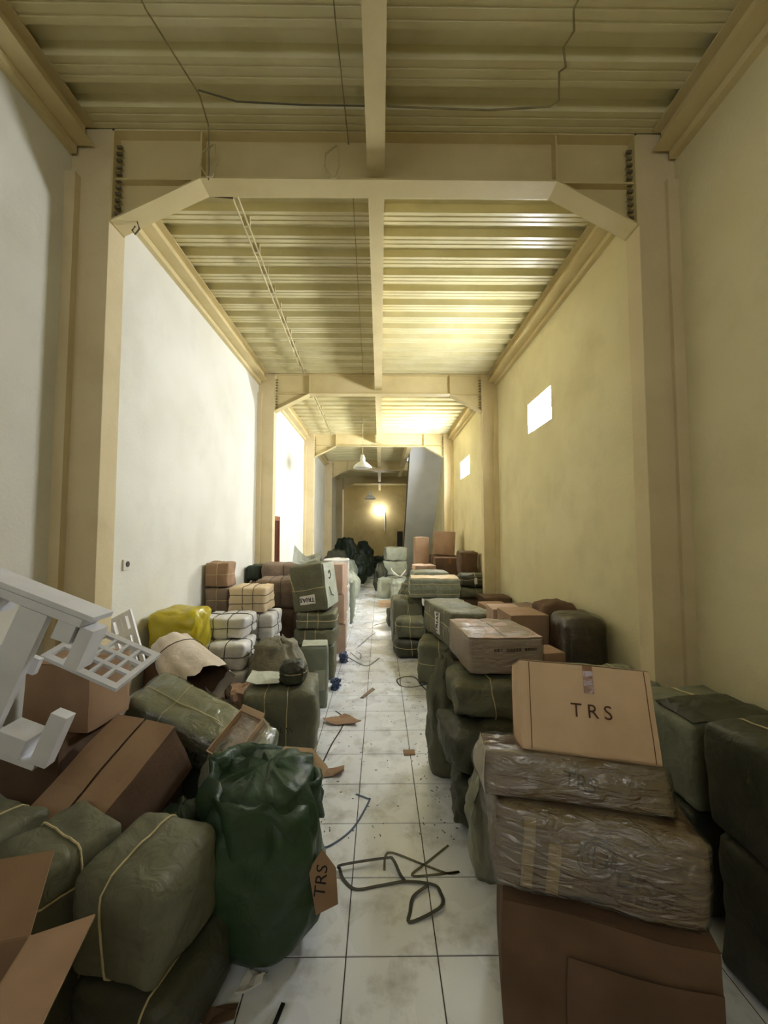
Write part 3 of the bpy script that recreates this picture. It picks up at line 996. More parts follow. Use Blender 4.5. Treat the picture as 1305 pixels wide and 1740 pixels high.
# beyond: cartons and the film wrapped roll at the right wall
soft('green_bale', 'crumpled grey green bale between the TRS box and the wrapped roll', 'bale', (1.36, 3.30, 0), (0.50, 0.46, 0.72), (0, 0, 5), 'grey_green', 0.08, 0.10, 0.03, 5, crease=0.05, n=12)
carton('carton', 'small brown carton lying below the tall brown box at right', (1.36, 3.40, 0.745), (0.26, 0.24, 0.12), (0, 0, 8), 'kraft')
soft('carton', 'brown carton carrying the plain brown box', 'carton', (1.42, 4.08, 0), (0.37, 0.42, 0.64), (0, 0, 2), 'kraft_dark', 0.01, 0.03, 0.008, smooth=False)
carton('carton', 'plain brown box with pale top beside the wrapped roll', (1.43, 4.08, 0.65), (0.37, 0.42, 0.40), (0, 0, 2), 'kraft')
carton('carton', 'pinkish torn carton just left behind the plain brown box', (1.38, 4.50, 0.55), (0.32, 0.34, 0.47), (0, 0, -3), 'kraft_pink')
soft('carton', 'brown carton at floor level below the pinkish torn carton', 'carton', (1.38, 4.50, 0), (0.34, 0.36, 0.54), (0, 0, -3), 'kraft_dark', 0.01, 0.03, 0.008, smooth=False)
soft('wrapped_roll', 'tall dark brown roll in shiny film standing at the right wall', 'bale', (1.79, 3.68, 0), (0.37, 0.40, 1.10), (0, 0, 0), 'black_wrap', 0.09, 0.05, 0.01, 4, n=14, film='film_thin')
soft('dark_bundle', 'dark wrapped bundle behind the tall film wrapped roll', 'bundle', (1.81, 4.20, 0), (0.34, 0.42, 1.12), (0, 0, 0), 'kraft_dark', 0.08, 0.06, 0.03, 4, crease=0.04, n=12)
soft('dark_bundle', 'flat grey brown sheet bundle lying across at the right wall', 'bundle', (1.74, 4.80, 0), (0.44, 0.50, 0.98), (0, 0, 0), 'kraft_grey', 0.03, 0.05, 0.012)

# TRIAS bale on the right and what carries it
S2 = (('y', -0.55), ('y', 0.45), ('z', 0.15))
r_, sh = soft('green_bale', 'long string tied green bale with TRIAS label, right of the aisle', 'bale', (0.96, 5.20, 0.515), (0.52, 1.10, 0.41), (0, 0, 11), 'olive', 0.03, 0.06, 0.012, 4, strings=S2, n=12)
lb = sh.patch('paper_label', '-x', 0.08, 0.34, -0.62, 0.66, 'paper', r_, 0.006, 4, 4)
sh.text('letters', 'TRIAS', '-x', 0.21, 0.02, 0.10, 'ink', lb, 0.009, rot=84, bold=0.003)
sh.patch('paper_tag', '-x', -0.98, -0.82, 0.55, 0.97, 'paper', r_, 0.012, 2, 2)
soft('green_bale', 'leaning string tied green bale holding up the right TRIAS bale', 'bale', (0.72, 5.16, 0), (0.44, 0.50, 0.50), (0, 0, -14), 'olive', 0.06, 0.08, 0.02, 4, strings=(('z', 0.0), ('x', 0.2)), crease=0.03, n=11)
soft('carton', 'brown carton supporting the far end of the right TRIAS bale', 'carton', (1.02, 5.66, 0), (0.44, 0.3, 0.505), (0, 0, 6), 'kraft_dark', 0.01, 0.03, 0.008, smooth=False)
carton('carton', 'brown string tied carton at the right end of the TRIAS bale', (1.48, 5.22, 0.0), (0.32, 0.44, 0.92), (0, 0, 3), 'kraft')
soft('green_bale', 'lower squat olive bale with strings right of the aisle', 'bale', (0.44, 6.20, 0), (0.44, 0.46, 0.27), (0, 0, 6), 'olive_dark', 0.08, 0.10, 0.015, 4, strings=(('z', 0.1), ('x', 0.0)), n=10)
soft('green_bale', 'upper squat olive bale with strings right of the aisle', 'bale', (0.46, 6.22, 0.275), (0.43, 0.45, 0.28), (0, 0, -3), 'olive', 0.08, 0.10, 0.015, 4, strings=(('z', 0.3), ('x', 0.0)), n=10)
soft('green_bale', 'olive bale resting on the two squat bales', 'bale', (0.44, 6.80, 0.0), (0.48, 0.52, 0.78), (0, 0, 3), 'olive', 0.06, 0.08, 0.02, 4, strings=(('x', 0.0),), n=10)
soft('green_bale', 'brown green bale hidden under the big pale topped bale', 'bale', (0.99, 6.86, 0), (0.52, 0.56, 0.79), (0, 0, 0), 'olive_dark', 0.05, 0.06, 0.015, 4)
r_, sh = soft('green_bale', 'big wide green bale with pale top and crossed strings', 'bale', (0.90, 6.75, 0.80), (0.82, 0.62, 0.31), (0, 0, -4), 'olive_grey', 0.04, 0.07, 0.012, 4, strings=(('z', 0.45), ('z', -0.6), ('x', 0.1)), n=12)
sh.patch('pale_top', '+z', -0.93, 0.93, -0.9, 0.9, 'cream_wrap', r_, 0.004, 8, 6)  # lighter patch over most of the top face
soft('green_bale', 'flat pale topped bale behind the big wide green bale', 'bale', (0.92, 7.55, 0), (0.66, 0.5, 1.13), (0, 0, 4), 'olive_grey', 0.06, 0.06, 0.015, 4, strings=(('z', 0.6),))
carton('carton', 'low brown carton under the two small labelled bales', (1.62, 7.28, 0), (0.60, 0.56, 0.68), (0, 0, 0), 'kraft_dark')
soft('green_bale', 'small flat green parcel under the labelled one by the wall', 'bale', (1.60, 7.24, 0.70), (0.50, 0.44, 0.18), (0, 0, 5), 'olive', 0.05, 0.10, 0.015, 5, strings=(('x', 0.3),))
r_, sh = soft('green_bale', 'small dark green parcel with a paper label by the right wall', 'bale', (1.66, 7.26, 0.885), (0.50, 0.42, 0.23), (0, 0, -4), 'olive_dark', 0.08, 0.12, 0.02, 5, strings=(('x', 0.1), ('z', 0.2)))
sh.patch('paper_label', '-y', 0.05, 0.22, -0.45, 0.45, 'paper', r_, 0.012, 2, 3)
carton('carton', 'brown carton against the right wall short of the labelled parcels', (1.78, 6.28, 0), (0.42, 0.46, 0.86), (0, 0, 0), 'kraft_dark')
for k, (z, h) in enumerate(((0, 0.5), (0.505, 0.48), (0.99, 0.48))):
    soft('brown_bundle', ['lowest of three dark brown bundles by the second right column', 'middle of three dark brown bundles by the second right column', 'topmost ragged dark brown bundle by the second right column'][k], 'bundle',
         (1.80 - 0.01 * k, 8.2, z), (0.36, 0.36, h), (0, 0, 4 * k - 4), 'kraft_dark', 0.05, 0.08, 0.025, 5, crease=0.04)
# brown cartons further back at right
carton('carton', 'bottom carton of the brown box pile before the stairs', (1.55, 9.25, 0), (0.74, 0.60, 0.44), (0, 0, 2), 'kraft_dark')
carton('carton', 'second carton up in the brown box pile before the stairs', (1.55, 9.25, 0.455), (0.70, 0.58, 0.43), (0, 0, -3), 'kraft_dark')
carton('carton', 'string tied reddish carton in the brown box pile before the stairs', (1.57, 9.25, 0.90), (0.64, 0.50, 0.38), (0, 0, -2), 'kraft_dark', tape='both')
carton('carton', 'big tilted carton topping the brown box pile at the right', (1.55, 9.84, 1.32), (0.52, 0.42, 0.56), (0, 3, -8), 'kraft')
soft('carton', 'carton below the big tilted one, mostly hidden', 'carton', (1.55, 9.88, 0), (0.62, 0.5, 1.30), (0, 0, 0), 'kraft_dark', 0.01, 0.03, 0.008, smooth=False)
carton('carton', 'pale narrow carton left of the big tilted carton', (1.02, 10.0, 0.9), (0.34, 0.40, 0.84), (0, 0, 3), 'kraft')
soft('carton', 'dim carton carrying the pale narrow one', 'carton', (0.98, 10.0, 0), (0.46, 0.5, 0.89), (0, 0, 0), 'kraft_dark', 0.01, 0.03, 0.008, smooth=False)
# paper bundles
for k in range(3):
    soft('paper_bundle', ['lowest flat white paper bundle before the stairs', 'middle flat white paper bundle before the stairs', 'top flat reddish white paper bundle before the stairs'][k], 'bundle',
         (0.92 + 0.02 * k, 8.85 + 0.02 * k, 0.81 + k * 0.115), (0.46, 0.46, 0.11), (0, 0, 3 * k), ('white_wrap', 'white_sack', 'kraft_pink')[k], 0.02, 0.06, 0.012, 5, strings=(('x', 0.0),))
soft('green_bale', 'crumpled green bale under the flat paper bundles', 'bale', (0.90, 8.80, 0), (0.50, 0.6, 0.79), (0, 0, 3), 'olive', 0.08, 0.08, 0.03, 5, crease=0.05)
o = MB().box(-0.24, 0.24, -0.05, 0.05, 0, 0.03).build('white_board', 'white_board')
o.location = (0.90, 8.56, 0.80); o.rotation_euler = (0, 0.06, -0.1)
tag(o, 'narrow white board lying on the crumpled green bale', 'board')
sack('green_bundle', 'crumpled green bundle in front of the stairs pile by the aisle', (0.55, 8.28, 0), 0.20, 0.2, 0.80, 'olive', fold=0.1, na=0.04, cat='bundle')
# pale green bags along the aisle, far right
sack('plastic_bag', 'pale green plastic bag standing first at the far aisle edge', (0.12, 11.6, 0), 0.20, 0.20, 0.54, 'pale_green', top=0.85, fold=0.05, na=0.02, cat='bag')
sack('plastic_bag', 'pale plastic bag spilling white paper behind the first one', (0.52, 11.2, 0), 0.22, 0.2, 0.60, 'pale_green', top=0.7, fold=0.08, na=0.03, cat='bag')
scrap('paper', 'crumpled white paper on the far plastic bag', (0.52, 11.15, 0.625), [(-0.2, -0.12), (0.18, -0.14), (0.22, 0.1), (-0.05, 0.16), (-0.22, 0.06)], 'paper', curl=0.8, cat='paper')
for k, (z, h) in enumerate(((0, 0.46), (0.465, 0.46), (0.93, 0.45))):
    soft('pale_bale', ['bottom pale green bale of the far stack by the aisle', 'middle pale green bale of the far stack by the aisle', 'top pale green bale of the far stack, cover hanging left'][k], 'bale',
         (0.45 + 0.03 * k, 13.4, z), (0.80 - 0.05 * k, 0.6, h), (0, 0, 4 * k), 'pale_green', 0.06, 0.08, 0.03, 5, strings=(('x', 0.1),), crease=0.05)
sack('olive_sack', 'olive sack left of the far pale green stack', (0.0, 13.0, 0), 0.2, 0.2, 0.85, 'olive_dark', fold=0.1, na=0.04)
carton('carton', 'low flat carton lying at the aisle edge before the far bags', (0.14, 10.2, 0), (0.36, 0.30, 0.12), (0, 0, 4), 'kraft_pale')
soft('green_bale', 'small dark green bundle low at the aisle edge by the olive bales', 'bundle', (0.30, 8.0, 0), (0.3, 0.4, 0.36), (0, 0, 10), 'olive_dark', 0.08, 0.1, 0.03, 5, crease=0.05)

# ================================================================== LEFT PILE, back to front
# far dark bags
sack('dark_sack', 'tallest black green sack heaped at the far left', (-1.38, 16.2, 0), 0.52, 0.5, 1.60, 'sack_dark', fold=0.1, na=0.09, top=0.55, cat='sack')
sack('dark_sack', 'black green sack slumping towards the far aisle', (-0.72, 17.4, 0), 0.45, 0.5, 1.45, 'sack_dark', fold=0.1, na=0.09, top=0.4)
sack('dark_sack', 'low black sack across the end of the aisle', (0.0, 18.6, 0), 0.55, 0.4, 0.75, 'sack_dark', fold=0.1, na=0.07, top=0.6)
sack('dark_sack', 'wide olive dark sack by the left wall before the black ones', (-1.50, 13.6, 0), 0.42, 0.40, 1.22, 'olive_dark', fold=0.1, na=0.08, top=0.6)
sack('dark_sack', 'dark green sack at the far left aisle edge', (-0.80, 14.9, 0), 0.30, 0.36, 1.05, 'sack_dark', fold=0.1, na=0.07, top=0.5)
sack('pale_bag', 'pale grey green bag at the left aisle edge far back', (-0.86, 11.6, 0), 0.27, 0.28, 0.70, 'pale_green', fold=0.08, na=0.04, top=0.6, cat='bag')
sack('pale_bag', 'upper pale bag leaning on the far left green sacks', (-1.05, 12.6, 0), 0.34, 0.34, 0.98, 'grey_green', fold=0.08, na=0.05, top=0.6, cat='bag')
# cartons beyond the left TRIAS stack
for k in range(3):
    carton('carton', ['bottom tan carton in the aisle stack behind the left TRIAS bale', 'middle tan carton in the aisle stack behind the left TRIAS bale', 'top tan carton in the aisle stack behind the left TRIAS bale'][k],
           (-0.70 - 0.01 * k, 6.45, 0.452 * k), (0.32, 0.44, 0.445), (0, 0, 3 - 4 * k), 'kraft_pink')
for k in range(3):
    soft('pale_bale', ['bottom white wrapped parcel behind the tan carton stack', 'middle white wrapped parcel behind the tan carton stack', 'top white wrapped parcel behind the tan carton stack'][k], 'parcel',
         (-0.80, 7.35, 0.46 * k), (0.46, 0.6, 0.455), (0, 0, 2 * k), 'white_wrap', 0.03, 0.05, 0.015, 5, strings=(('y', 0.0),), crease=0.03)
soft('pale_bale', 'grey green bale low behind the white parcels left of the aisle', 'bale', (-0.80, 8.6, 0), (0.5, 0.7, 0.85), (0, 0, 0), 'grey_green', 0.07, 0.06, 0.03, 5, crease=0.04)
# left TRIAS stack
soft('green_bale', 'bottom olive bale of the left TRIAS stack', 'bale', (-0.84, 5.38, 0), (0.50, 0.54, 0.42), (0, 0, 3), 'olive', 0.04, 0.06, 0.015, 4, strings=(('x', 0.3),))
soft('green_bale', 'string tied olive bale second from the floor in the left TRIAS stack', 'bale', (-0.83, 5.38, 0.425), (0.50, 0.54, 0.20), (0, 0, -2), 'olive', 0.04, 0.06, 0.012, 4, strings=(('x', -0.4), ('x', 0.1)))
soft('green_bale', 'flat olive bale right under the left TRIAS bale', 'bale', (-0.82, 5.38, 0.63), (0.50, 0.54, 0.20), (0, 0, 2), 'olive', 0.04, 0.06, 0.012, 4, strings=(('x', -0.4), ('x', 0.1), ('z', 0.0)))
r_, sh = soft('green_bale', 'leaning green bale with upside down TRIAS label topping the left stack', 'bale', (-0.84, 5.40, 0.84), (0.46, 0.50, 0.60), (0, -8, -10), 'olive', 0.02, 0.04, 0.012, 4, strings=(('z', -0.05),), n=12)
lb = sh.patch('paper_label', '-y', -0.50, 0.36, -0.66, -0.28, 'paper', r_, 0.006, 4, 4)
sh.text('letters', 'TRIAS', '-y', -0.075, -0.46, 0.075, 'ink', lb, 0.009, rot=176, bold=0.002)
sh.patch('torn_white_side', '+x', -0.95, 0.95, -0.92, 0.95, 'pale_green', r_, 0.006, 6, 6)
sh.stroke('marker_scrawl', '+x', [[(-0.5, 0.5), (-0.25, 0.62), (-0.1, 0.4), (-0.3, 0.25), (-0.45, 0.3)], [(-0.4, -0.1), (-0.3, -0.45), (0.0, -0.5)]], 0.006, 'ink', r_, 0.012)
MB().tube([sh.m((-1, -1, 0.7)) + Vector((-0.02, -0.01, 0)), sh.m((-0.8, -1, -0.1), 0.01)], 0.005, 5).build('string', 'string_pale', r_)
scrap('torn_sheet', 'torn clear plastic sheet standing on the left TRIAS bale', (-1.02, 5.45, 1.46), [(-0.16, -0.05), (0.2, -0.06), (0.22, 0.1), (0.02, 0.06), (-0.14, 0.22)], 'pale_green', curl=0.3, cat='plastic', rot=(60, 0, 10), th=0.004)
r_, sh = soft('upright_parcel', 'upright grey green parcel with a paler panel by the aisle', 'parcel', (-0.71, 4.45, 0), (0.29, 0.28, 0.64), (0, 0, 6), 'grey_green', 0.03, 0.04, 0.006, 4, n=10)
sh.patch('pale_panel', '-y', 0.05, 0.80, -0.42, 0.22, 'pale_green', r_, 0.005, 3, 3)
sh.patch('pale_top', '+z', -0.9, 0.9, -0.9, 0.9, 'pale_green', r_, 0.004, 3, 3)  # lighter patch on the top face
# brown bales behind the white ones
for k in range(3):
    soft('brown_bale', ['lowest brown wrapped bale left of the TRIAS stack', 'middle brown wrapped bale left of the TRIAS stack', 'top rounded brown bale with straps left of the TRIAS stack'][k], 'bale',
         (-1.44, 5.74, 0.405 * k), (0.54, 0.5, 0.40), (0, 0, 2 * k), ('kraft_dark', 'kraft_dark', 'kraft_grey')[k], 0.07, 0.10, 0.015, 4, strings=(('x', -0.3), ('x', 0.25)), sm='string_dark')
soft('brown_bale', 'tall brown bale block standing behind the strapped bales', 'bale', (-1.62, 6.45, 0), (0.82, 0.56, 1.10), (0, 0, 0), 'kraft_dark', 0.05, 0.05, 0.015, 4)
soft('brown_bale', 'wide brown bale highest at the back left, before the door', 'bale', (-1.50, 6.42, 1.105), (0.62, 0.52, 0.27), (0, 0, 0), 'kraft_grey', 0.06, 0.10, 0.015, 4, strings=(('x', 0.1),), sm='string_dark')
soft('black_bale', 'black wrapped parcel beside the wide brown bale at the back left', 'parcel', (-1.95, 6.42, 1.105), (0.22, 0.40, 0.24), (0, 0, 0), 'sack_dark', 0.04, 0.08, 0.012, 4, strings=(('x', 0.0),), sm='string_dark')
# narrow parcel tower at the wall
for k in range(5):
    soft('brown_parcel', ['lowest parcel of the narrow brown tower at the left wall', 'second parcel up in the narrow brown tower at the left wall', 'third parcel up in the narrow brown tower at the left wall',
                          'fourth parcel up in the narrow brown tower at the left wall', 'top parcel of the narrow brown tower at the left wall'][k], 'parcel',
         (-1.935 + 0.005 * (k % 2), 4.92, 0.3 * k), (0.28, 0.30, 0.297), (0, 0, (-1) ** k), 'kraft' if k > 3 else ('kraft_grey' if k > 2 else 'kraft_dark'), 0.03, 0.06, 0.008, 4, strings=(('x', 0.05), ('z', 0.0)), sm='string_pale', sr=0.003)
# white strapped bales
SW = (('x', -0.33), ('x', 0.28), ('z', 0.0), ('y', 0.1))
zz = 0
for k, (h, dx) in enumerate(((0.26, 0), (0.26, 0.01), (0.26, -0.005))):
    soft('white_bale', ['lowest white strapped bale of the front white stack', 'second white strapped bale of the front white stack', 'third white strapped bale up in the front white stack'][k], 'bale',
         (-1.56 + dx, 4.12, zz), (0.51, 0.42, h - 0.004), (0, 0, 2), 'white_wrap', 0.04, 0.08, 0.008, 5, strings=SW, sm='string_dark', sr=0.004)
    zz += h
soft('white_bale', 'white strapped bale topping the front white stack', 'bale', (-1.585, 4.27, zz), (0.47, 0.42, 0.215), (0, 0, -1), 'white_wrap', 0.04, 0.08, 0.008, 5, strings=SW, sm='string_dark', sr=0.004)
zz = 0
for k, h in enumerate((0.31, 0.31, 0.30)):
    soft('white_bale', ['lowest white bale of the rear white stack', 'second white bale of the rear white stack', 'white bale right under the tan topped one'][k], 'bale',
         (-1.47 + 0.01 * k, 4.86, zz), (0.46, 0.44, h - 0.004), (0, 0, 2 - k), 'white_wrap', 0.04, 0.07, 0.008, 5, strings=SW, sm='string_dark', sr=0.004)
    zz += h
soft('white_bale', 'tan faced strapped bale topping the rear white stack', 'bale', (-1.53, 4.86, zz), (0.44, 0.44, 0.30), (0, 0, 1), 'cream_wrap', 0.04, 0.06, 0.008, 5, strings=(('x', -0.25), ('x', 0.3), ('z', -0.25), ('z', 0.4)), sm='string_dark', sr=0.004)
# yellow bag at the wall
carton('carton', 'dim carton under the yellow plastic bundle', (-1.85, 3.82, 0), (0.44, 0.46, 0.70), (0, 0, 0), 'kraft_dark')
soft('yellow_bundle', 'yellow plastic wrapped bundle against the left wall', 'bundle', (-1.86, 3.80, 0.72), (0.42, 0.42, 0.42), (0, 2, 4), 'yellow_plastic', 0.08, 0.12, 0.025, 5, crease=0.06, n=14)
# grey brown sack and debris
sack('grey_sack', 'dusty grey brown sack with torn paper top, mid left', (-1.02, 4.05, 0), 0.27, 0.24, 0.76, 'sack_grey', fold=0.06, na=0.035, top=0.7)
# string tied bale in the centre left
r_, sh = soft('green_bale', 'rounded green bale tied with pale strings beside the aisle, scrawled front', 'bale', (-0.80, 3.36, 0), (0.56, 0.50, 0.62), (0, 0, 5), 'olive', 0.07, 0.08, 0.015, 4, strings=(('x', -0.35), ('x', 0.25), ('z', -0.45)), n=13)
sh.stroke('marker_scrawl', '-y', [[(-0.2, 0.1), (-0.12, 0.25), (-0.1, 0.08)], [(-0.05, 0.1), (0.02, 0.24), (0.05, 0.1), (-0.02, 0.15)], [(0.1, 0.24), (0.1, 0.08), (0.18, 0.1)], [(0.25, 0.22), (0.32, 0.08), (0.36, 0.2), (0.42, 0.1)]], 0.003, 'ink', r_, 0.004)
sack('dark_bundle', 'small dark fuzzy bundle sitting on the string tied green bale', (-0.70, 3.30, 0.645), 0.10, 0.095, 0.17, 'olive_dark', fold=0.05, na=0.015, top=0.7, cat='bundle', tie=0.5)
scrap('torn_sheet', 'torn cream sheet folded over the string tied green bale', (-0.90, 3.36, 0.645), [(-0.16, -0.12), (0.1, -0.14), (0.14, 0.1), (-0.04, 0.16), (-0.18, 0.1)], 'pale_green', curl=0.12, cat='plastic')
# broken brown cardboard under the white bales
for k, (x, y_, z, rz, poly) in enumerate(((-1.30, 3.45, 0.0, 20, [(-0.16, -0.1), (0.14, -0.12), (0.17, 0.08), (-0.02, 0.14), (-0.17, 0.06)]), (-1.18, 3.60, 0.0, -30, [(-0.12, -0.1), (0.12, -0.08), (0.1, 0.12), (-0.14, 0.08)]))):
    pass
soft('crushed_carton', 'crushed brown carton in front of the white strapped bales', 'carton', (-1.24, 3.66, 0), (0.27, 0.26, 0.48), (4, 6, 14), 'kraft', 0.02, 0.02, 0.035, 6, crease=0.08, n=10, smooth=False)
scrap('cardboard', 'bent brown cardboard flap leaning by the crushed carton', (-1.10, 3.62, 0.0), [(-0.12, -0.1), (0.12, -0.08), (0.1, 0.12), (-0.14, 0.08)], 'kraft', curl=1.2, rot=(52, 10, 20))

# white sack with an open mouth (a tube of wrap round a brown core)
t = thing('white_sack', 'crumpled white wrap with a dark open mouth, mid left', 'wrap', (-1.50, 3.18, 0.66), (0, 0, 0))
ax = Vector((0.72, -0.58, -0.34)).normalized()
u_ = ax.cross(Vector((0, 0, 1))).normalized()
w_ = u_.cross(ax)
def tube_shell(r0, r1, l0, l1, nn, seed, fold=0.05):
    v = []
    F = []
    k = 36
    for i in range(nn + 1):
        s_ = i / nn
        rr = r0 + (r1 - r0) * s_
        for j in range(k):
            an = 2 * PI * j / k
            f = 1 + fold * math.sin(9 * an + 3 * noise.noise(Vector((math.cos(an), math.sin(an), s_ * 2 + seed)))) + 0.12 * noise.noise(Vector((math.cos(an) * 1.4, math.sin(an) * 1.4, s_ * 3 + seed)))
            rag = 0.05 * noise.noise(Vector((math.cos(an) * 3, math.sin(an) * 3, seed))) if i == nn else 0
            p = Vector((0, 0, 0.16)) + ax * (l0 + (l1 - l0) * s_ + rag) + u_ * math.cos(an) * rr * f * 1.1 + w_ * math.sin(an) * rr * f * 0.82
            v.append(p)
    for i in range(nn):
        for j in range(k):
            j2 = (j + 1) % k
            F.append((i * k + j, i * k + j2, (i + 1) * k + j2, (i + 1) * k + j))
    F.append(tuple(reversed(range(k))))
    return mesh_from('wrap', v, F)
link('wrap', tube_shell(0.14, 0.20, -0.30, 0.30, 14, 3), 'white_sack', t, True)
link('core', tube_shell(0.12, 0.185, -0.24, 0.22, 8, 3, 0.02), 'kraft_dark', t, True)
MB().tube([ax * -0.12 + Vector((0, 0, 0.16)) + u_ * math.cos(a * PI / 10) * 0.19 + w_ * math.sin(a * PI / 10) * 0.15 for a in range(20)], 0.004, 5, True).build('string', 'string_dark', t)
soft('grey_bundle', 'grey green bundle carrying the white wrap', 'bundle', (-1.55, 3.24, 0), (0.54, 0.38, 0.62), (0, 0, 3), 'kraft_dark', 0.06, 0.06, 0.02, 4, crease=0.03)

# lattice panels and the white wooden frame
def lattice(label, loc, rot, w, h, rows, cols, th=0.022, rim=0.03, bar=0.022):
    t = thing('lattice_panel', label, 'panel', loc, rot)
    mb = MB()
    mb.box(-w / 2, w / 2, -th / 2, th / 2, 0, rim).box(-w / 2, w / 2, -th / 2, th / 2, h - rim, h)
    mb.box(-w / 2, -w / 2 + rim, -th / 2, th / 2, rim, h - rim).box(w / 2 - rim, w / 2, -th / 2, th / 2, rim, h - rim)
    mb.build('frame', 'white_board', t)
    for i in range(1, rows):
        z = rim + (h - 2 * rim) * i / rows
        MB().box(-w / 2 + rim, w / 2 - rim, -th * 0.45, th * 0.45, z - bar / 2, z + bar / 2).build('rail', 'white_board', t)
    for j in range(1, cols):
        x = -w / 2 + rim + (w - 2 * rim) * j / cols
        MB().box(x - bar * 0.4, x + bar * 0.4, -th * 0.4, th * 0.4, rim, h - rim).build('slat', 'white_board', t)
    return t
lattice('white slotted panel leaning below the wall socket', (-1.78, 2.98, 0.84), (-12, -27, -4), 0.19, 0.44, 3, 3, 0.018, 0.03, 0.045)
lattice('white slotted panel lying aslant through the white stand', (-1.50, 2.04, 1.145), (-72, 20, -6), 0.44, 0.30, 3, 5)

t = thing('wooden_stand', 'overturned white wooden stand with blocks, at the left edge', 'stand', (-1.745, 1.90, 1.185), (0, 22, 3))
D = 0.075
MB().box(-0.34, 0.31, -D, D, 0.395, 0.42).build('top_board', 'white_board', t, bevel=0.003)
MB().box(-0.34, 0.27, -D, D - 0.02, 0.355, 0.393).build('top_rail', 'white_board', t, bevel=0.003)
MB().box(-0.10, 0.34, -D, D, -0.285, -0.26).build('bottom_board', 'white_board', t, bevel=0.003)
MB().box(-0.01, 0.12, -D, -D + 0.04, -0.258, 0.353).build('wide_post', 'white_board', t, bevel=0.003)
MB().box(0.165, 0.25, -D + 0.01, D - 0.01, 0.265, 0.353).build('block', 'white_board', t, bevel=0.003)
MB().box(0.262, 0.325, -D + 0.02, D - 0.02, 0.16, 0.353).build('block', 'white_board', t, bevel=0.003)
MB().box(-0.30, -0.12, -D + 0.01, D - 0.01, 0.265, 0.353).build('block', 'white_board', t, bevel=0.003)
MB().box(0.135, 0.27, -D - 0.01, D - 0.03, -0.258, -0.17).build('block', 'white_board', t, bevel=0.003)
MB().box(0.31, 0.385, -D, -D + 0.06, -0.26, -0.03).build('short_post', 'white_board', t, bevel=0.003)
MB().box(-0.10, 0.10, D - 0.03, D, 0.02, 0.10).build('back_rail', 'white_board', t, bevel=0.003)

# cartons and bundles below and behind the white stand
carton('carton', 'brown carton standing behind the white stand', (-1.72, 2.36, 0.78), (0.38, 0.30, 0.35), (0, 0, -6), 'kraft', na=0.01)
soft('carton', 'dark carton beneath the carton behind the white stand', 'carton', (-1.82, 2.30, 0), (0.42, 0.44, 0.775), (0, 0, 0), 'kraft_dark', 0.01, 0.03, 0.008, smooth=False)
r_, sh = soft('green_bale', 'long film wrapped green bale sloping down to the right, mid left', 'bale', (-1.20, 2.72, 0.46), (0.92, 0.34, 0.25), (16, 25, -4), 'olive_grey', 0.05, 0.06, 0.012, 4, strings=(('x', -0.5), ('x', 0.35), ('y', -0.1)), n=13, film='film')
sh.stroke('marker_scrawl', '-y', [[(0.02, 0.3), (0.06, -0.2), (0.12, 0.25)], [(0.16, 0.25), (0.16, -0.25), (0.24, -0.2)], [(0.58, 0.0), (0.62, 0.2), (0.67, 0.0), (0.62, -0.25), (0.57, -0.1), (0.6, 0.05)]], 0.004, 'ink', r_, 0.006)
soft('green_bale', 'dark bale under the sloping film wrapped bale', 'bale', (-1.22, 2.76, 0), (0.5, 0.3, 0.40), (0, 0, -4), 'olive_dark', 0.06, 0.06, 0.02, 4)
sack('grey_bag', 'grey film bag under the opened tan carton', (-0.88, 2.48, 0), 0.17, 0.15, 0.60, 'sack_plastic', fold=0.07, na=0.03, top=0.7, cat='bag')
sack('dark_sack', 'very dark green sack in the hollow behind the big green sack', (-1.00, 2.08, 0), 0.16, 0.16, 0.46, 'sack_dark', fold=0.08, na=0.03, top=0.6)

def open_carton(name, label, loc, rot, d, m, flaps, mi=None):
    """thin walled carton without lid; flaps: (side, length, angle) with angle 0 = straight up, 90 = level outwards"""
    t = thing(name, label, 'carton', loc, rot)
    dx, dy, dz = d
    th = 0.006
    MB().box(-dx / 2, dx / 2, -dy / 2, dy / 2, 0, th).build('base', m, t)
    for sx in (-1, 1):
        MB().box(*(sorted((sx * dx / 2, sx * (dx / 2 - th)))), -dy / 2, dy / 2, th, dz).build('side_panel', m, t)
    for sy in (-1, 1):
        MB().box(-dx / 2 + th, dx / 2 - th, *(sorted((sy * dy / 2, sy * (dy / 2 - th)))), th, dz).build('end_panel', m, t)
    for side, ln, ang in flaps:
        if side[0] == '-' or side[0] == '+':
            sg = -1 if side[0] == '-' else 1
        wdt = (dy if side[1] == 'x' else dx) - 0.01
        f = MB().box(-wdt / 2, wdt / 2, -th / 2, th / 2, 0, ln).build('flap', m, t)
        a = math.radians(ang)
        if side[1] == 'y':
            f.location = (0, sg * dy / 2, dz)
            f.rotation_euler = (-sg * a, 0, 0)
        else:
            f.location = (sg * dx / 2, 0, dz)
            f.rotation_euler = Euler((0, sg * a, PI / 2 if True else 0), 'XYZ')
            f.rotation_euler = (Matrix.Rotation(sg * a, 3, 'Y') @ Matrix.Rotation(PI / 2, 3, 'Z')).to_euler()
    return t
t = open_carton('opened_carton', 'small opened tan carton in torn shiny film, on the grey bag', (-0.82, 2.42, 0.62), (34, 4, -32), (0.20, 0.27, 0.07), 'kraft_pale', [('+y', 0.03, 60)])
SEED[0] += 1
fs = Sh((0.235, 0.31, 0.06), 0.02, 0.05, 0.012, 9, 5, crease=0.03)
f_ = link('film', fs.mesh(12), 'film_clear', t, True)
f_.location = (0.012, 0, -0.006)
f_['label'] = 'torn clear film'

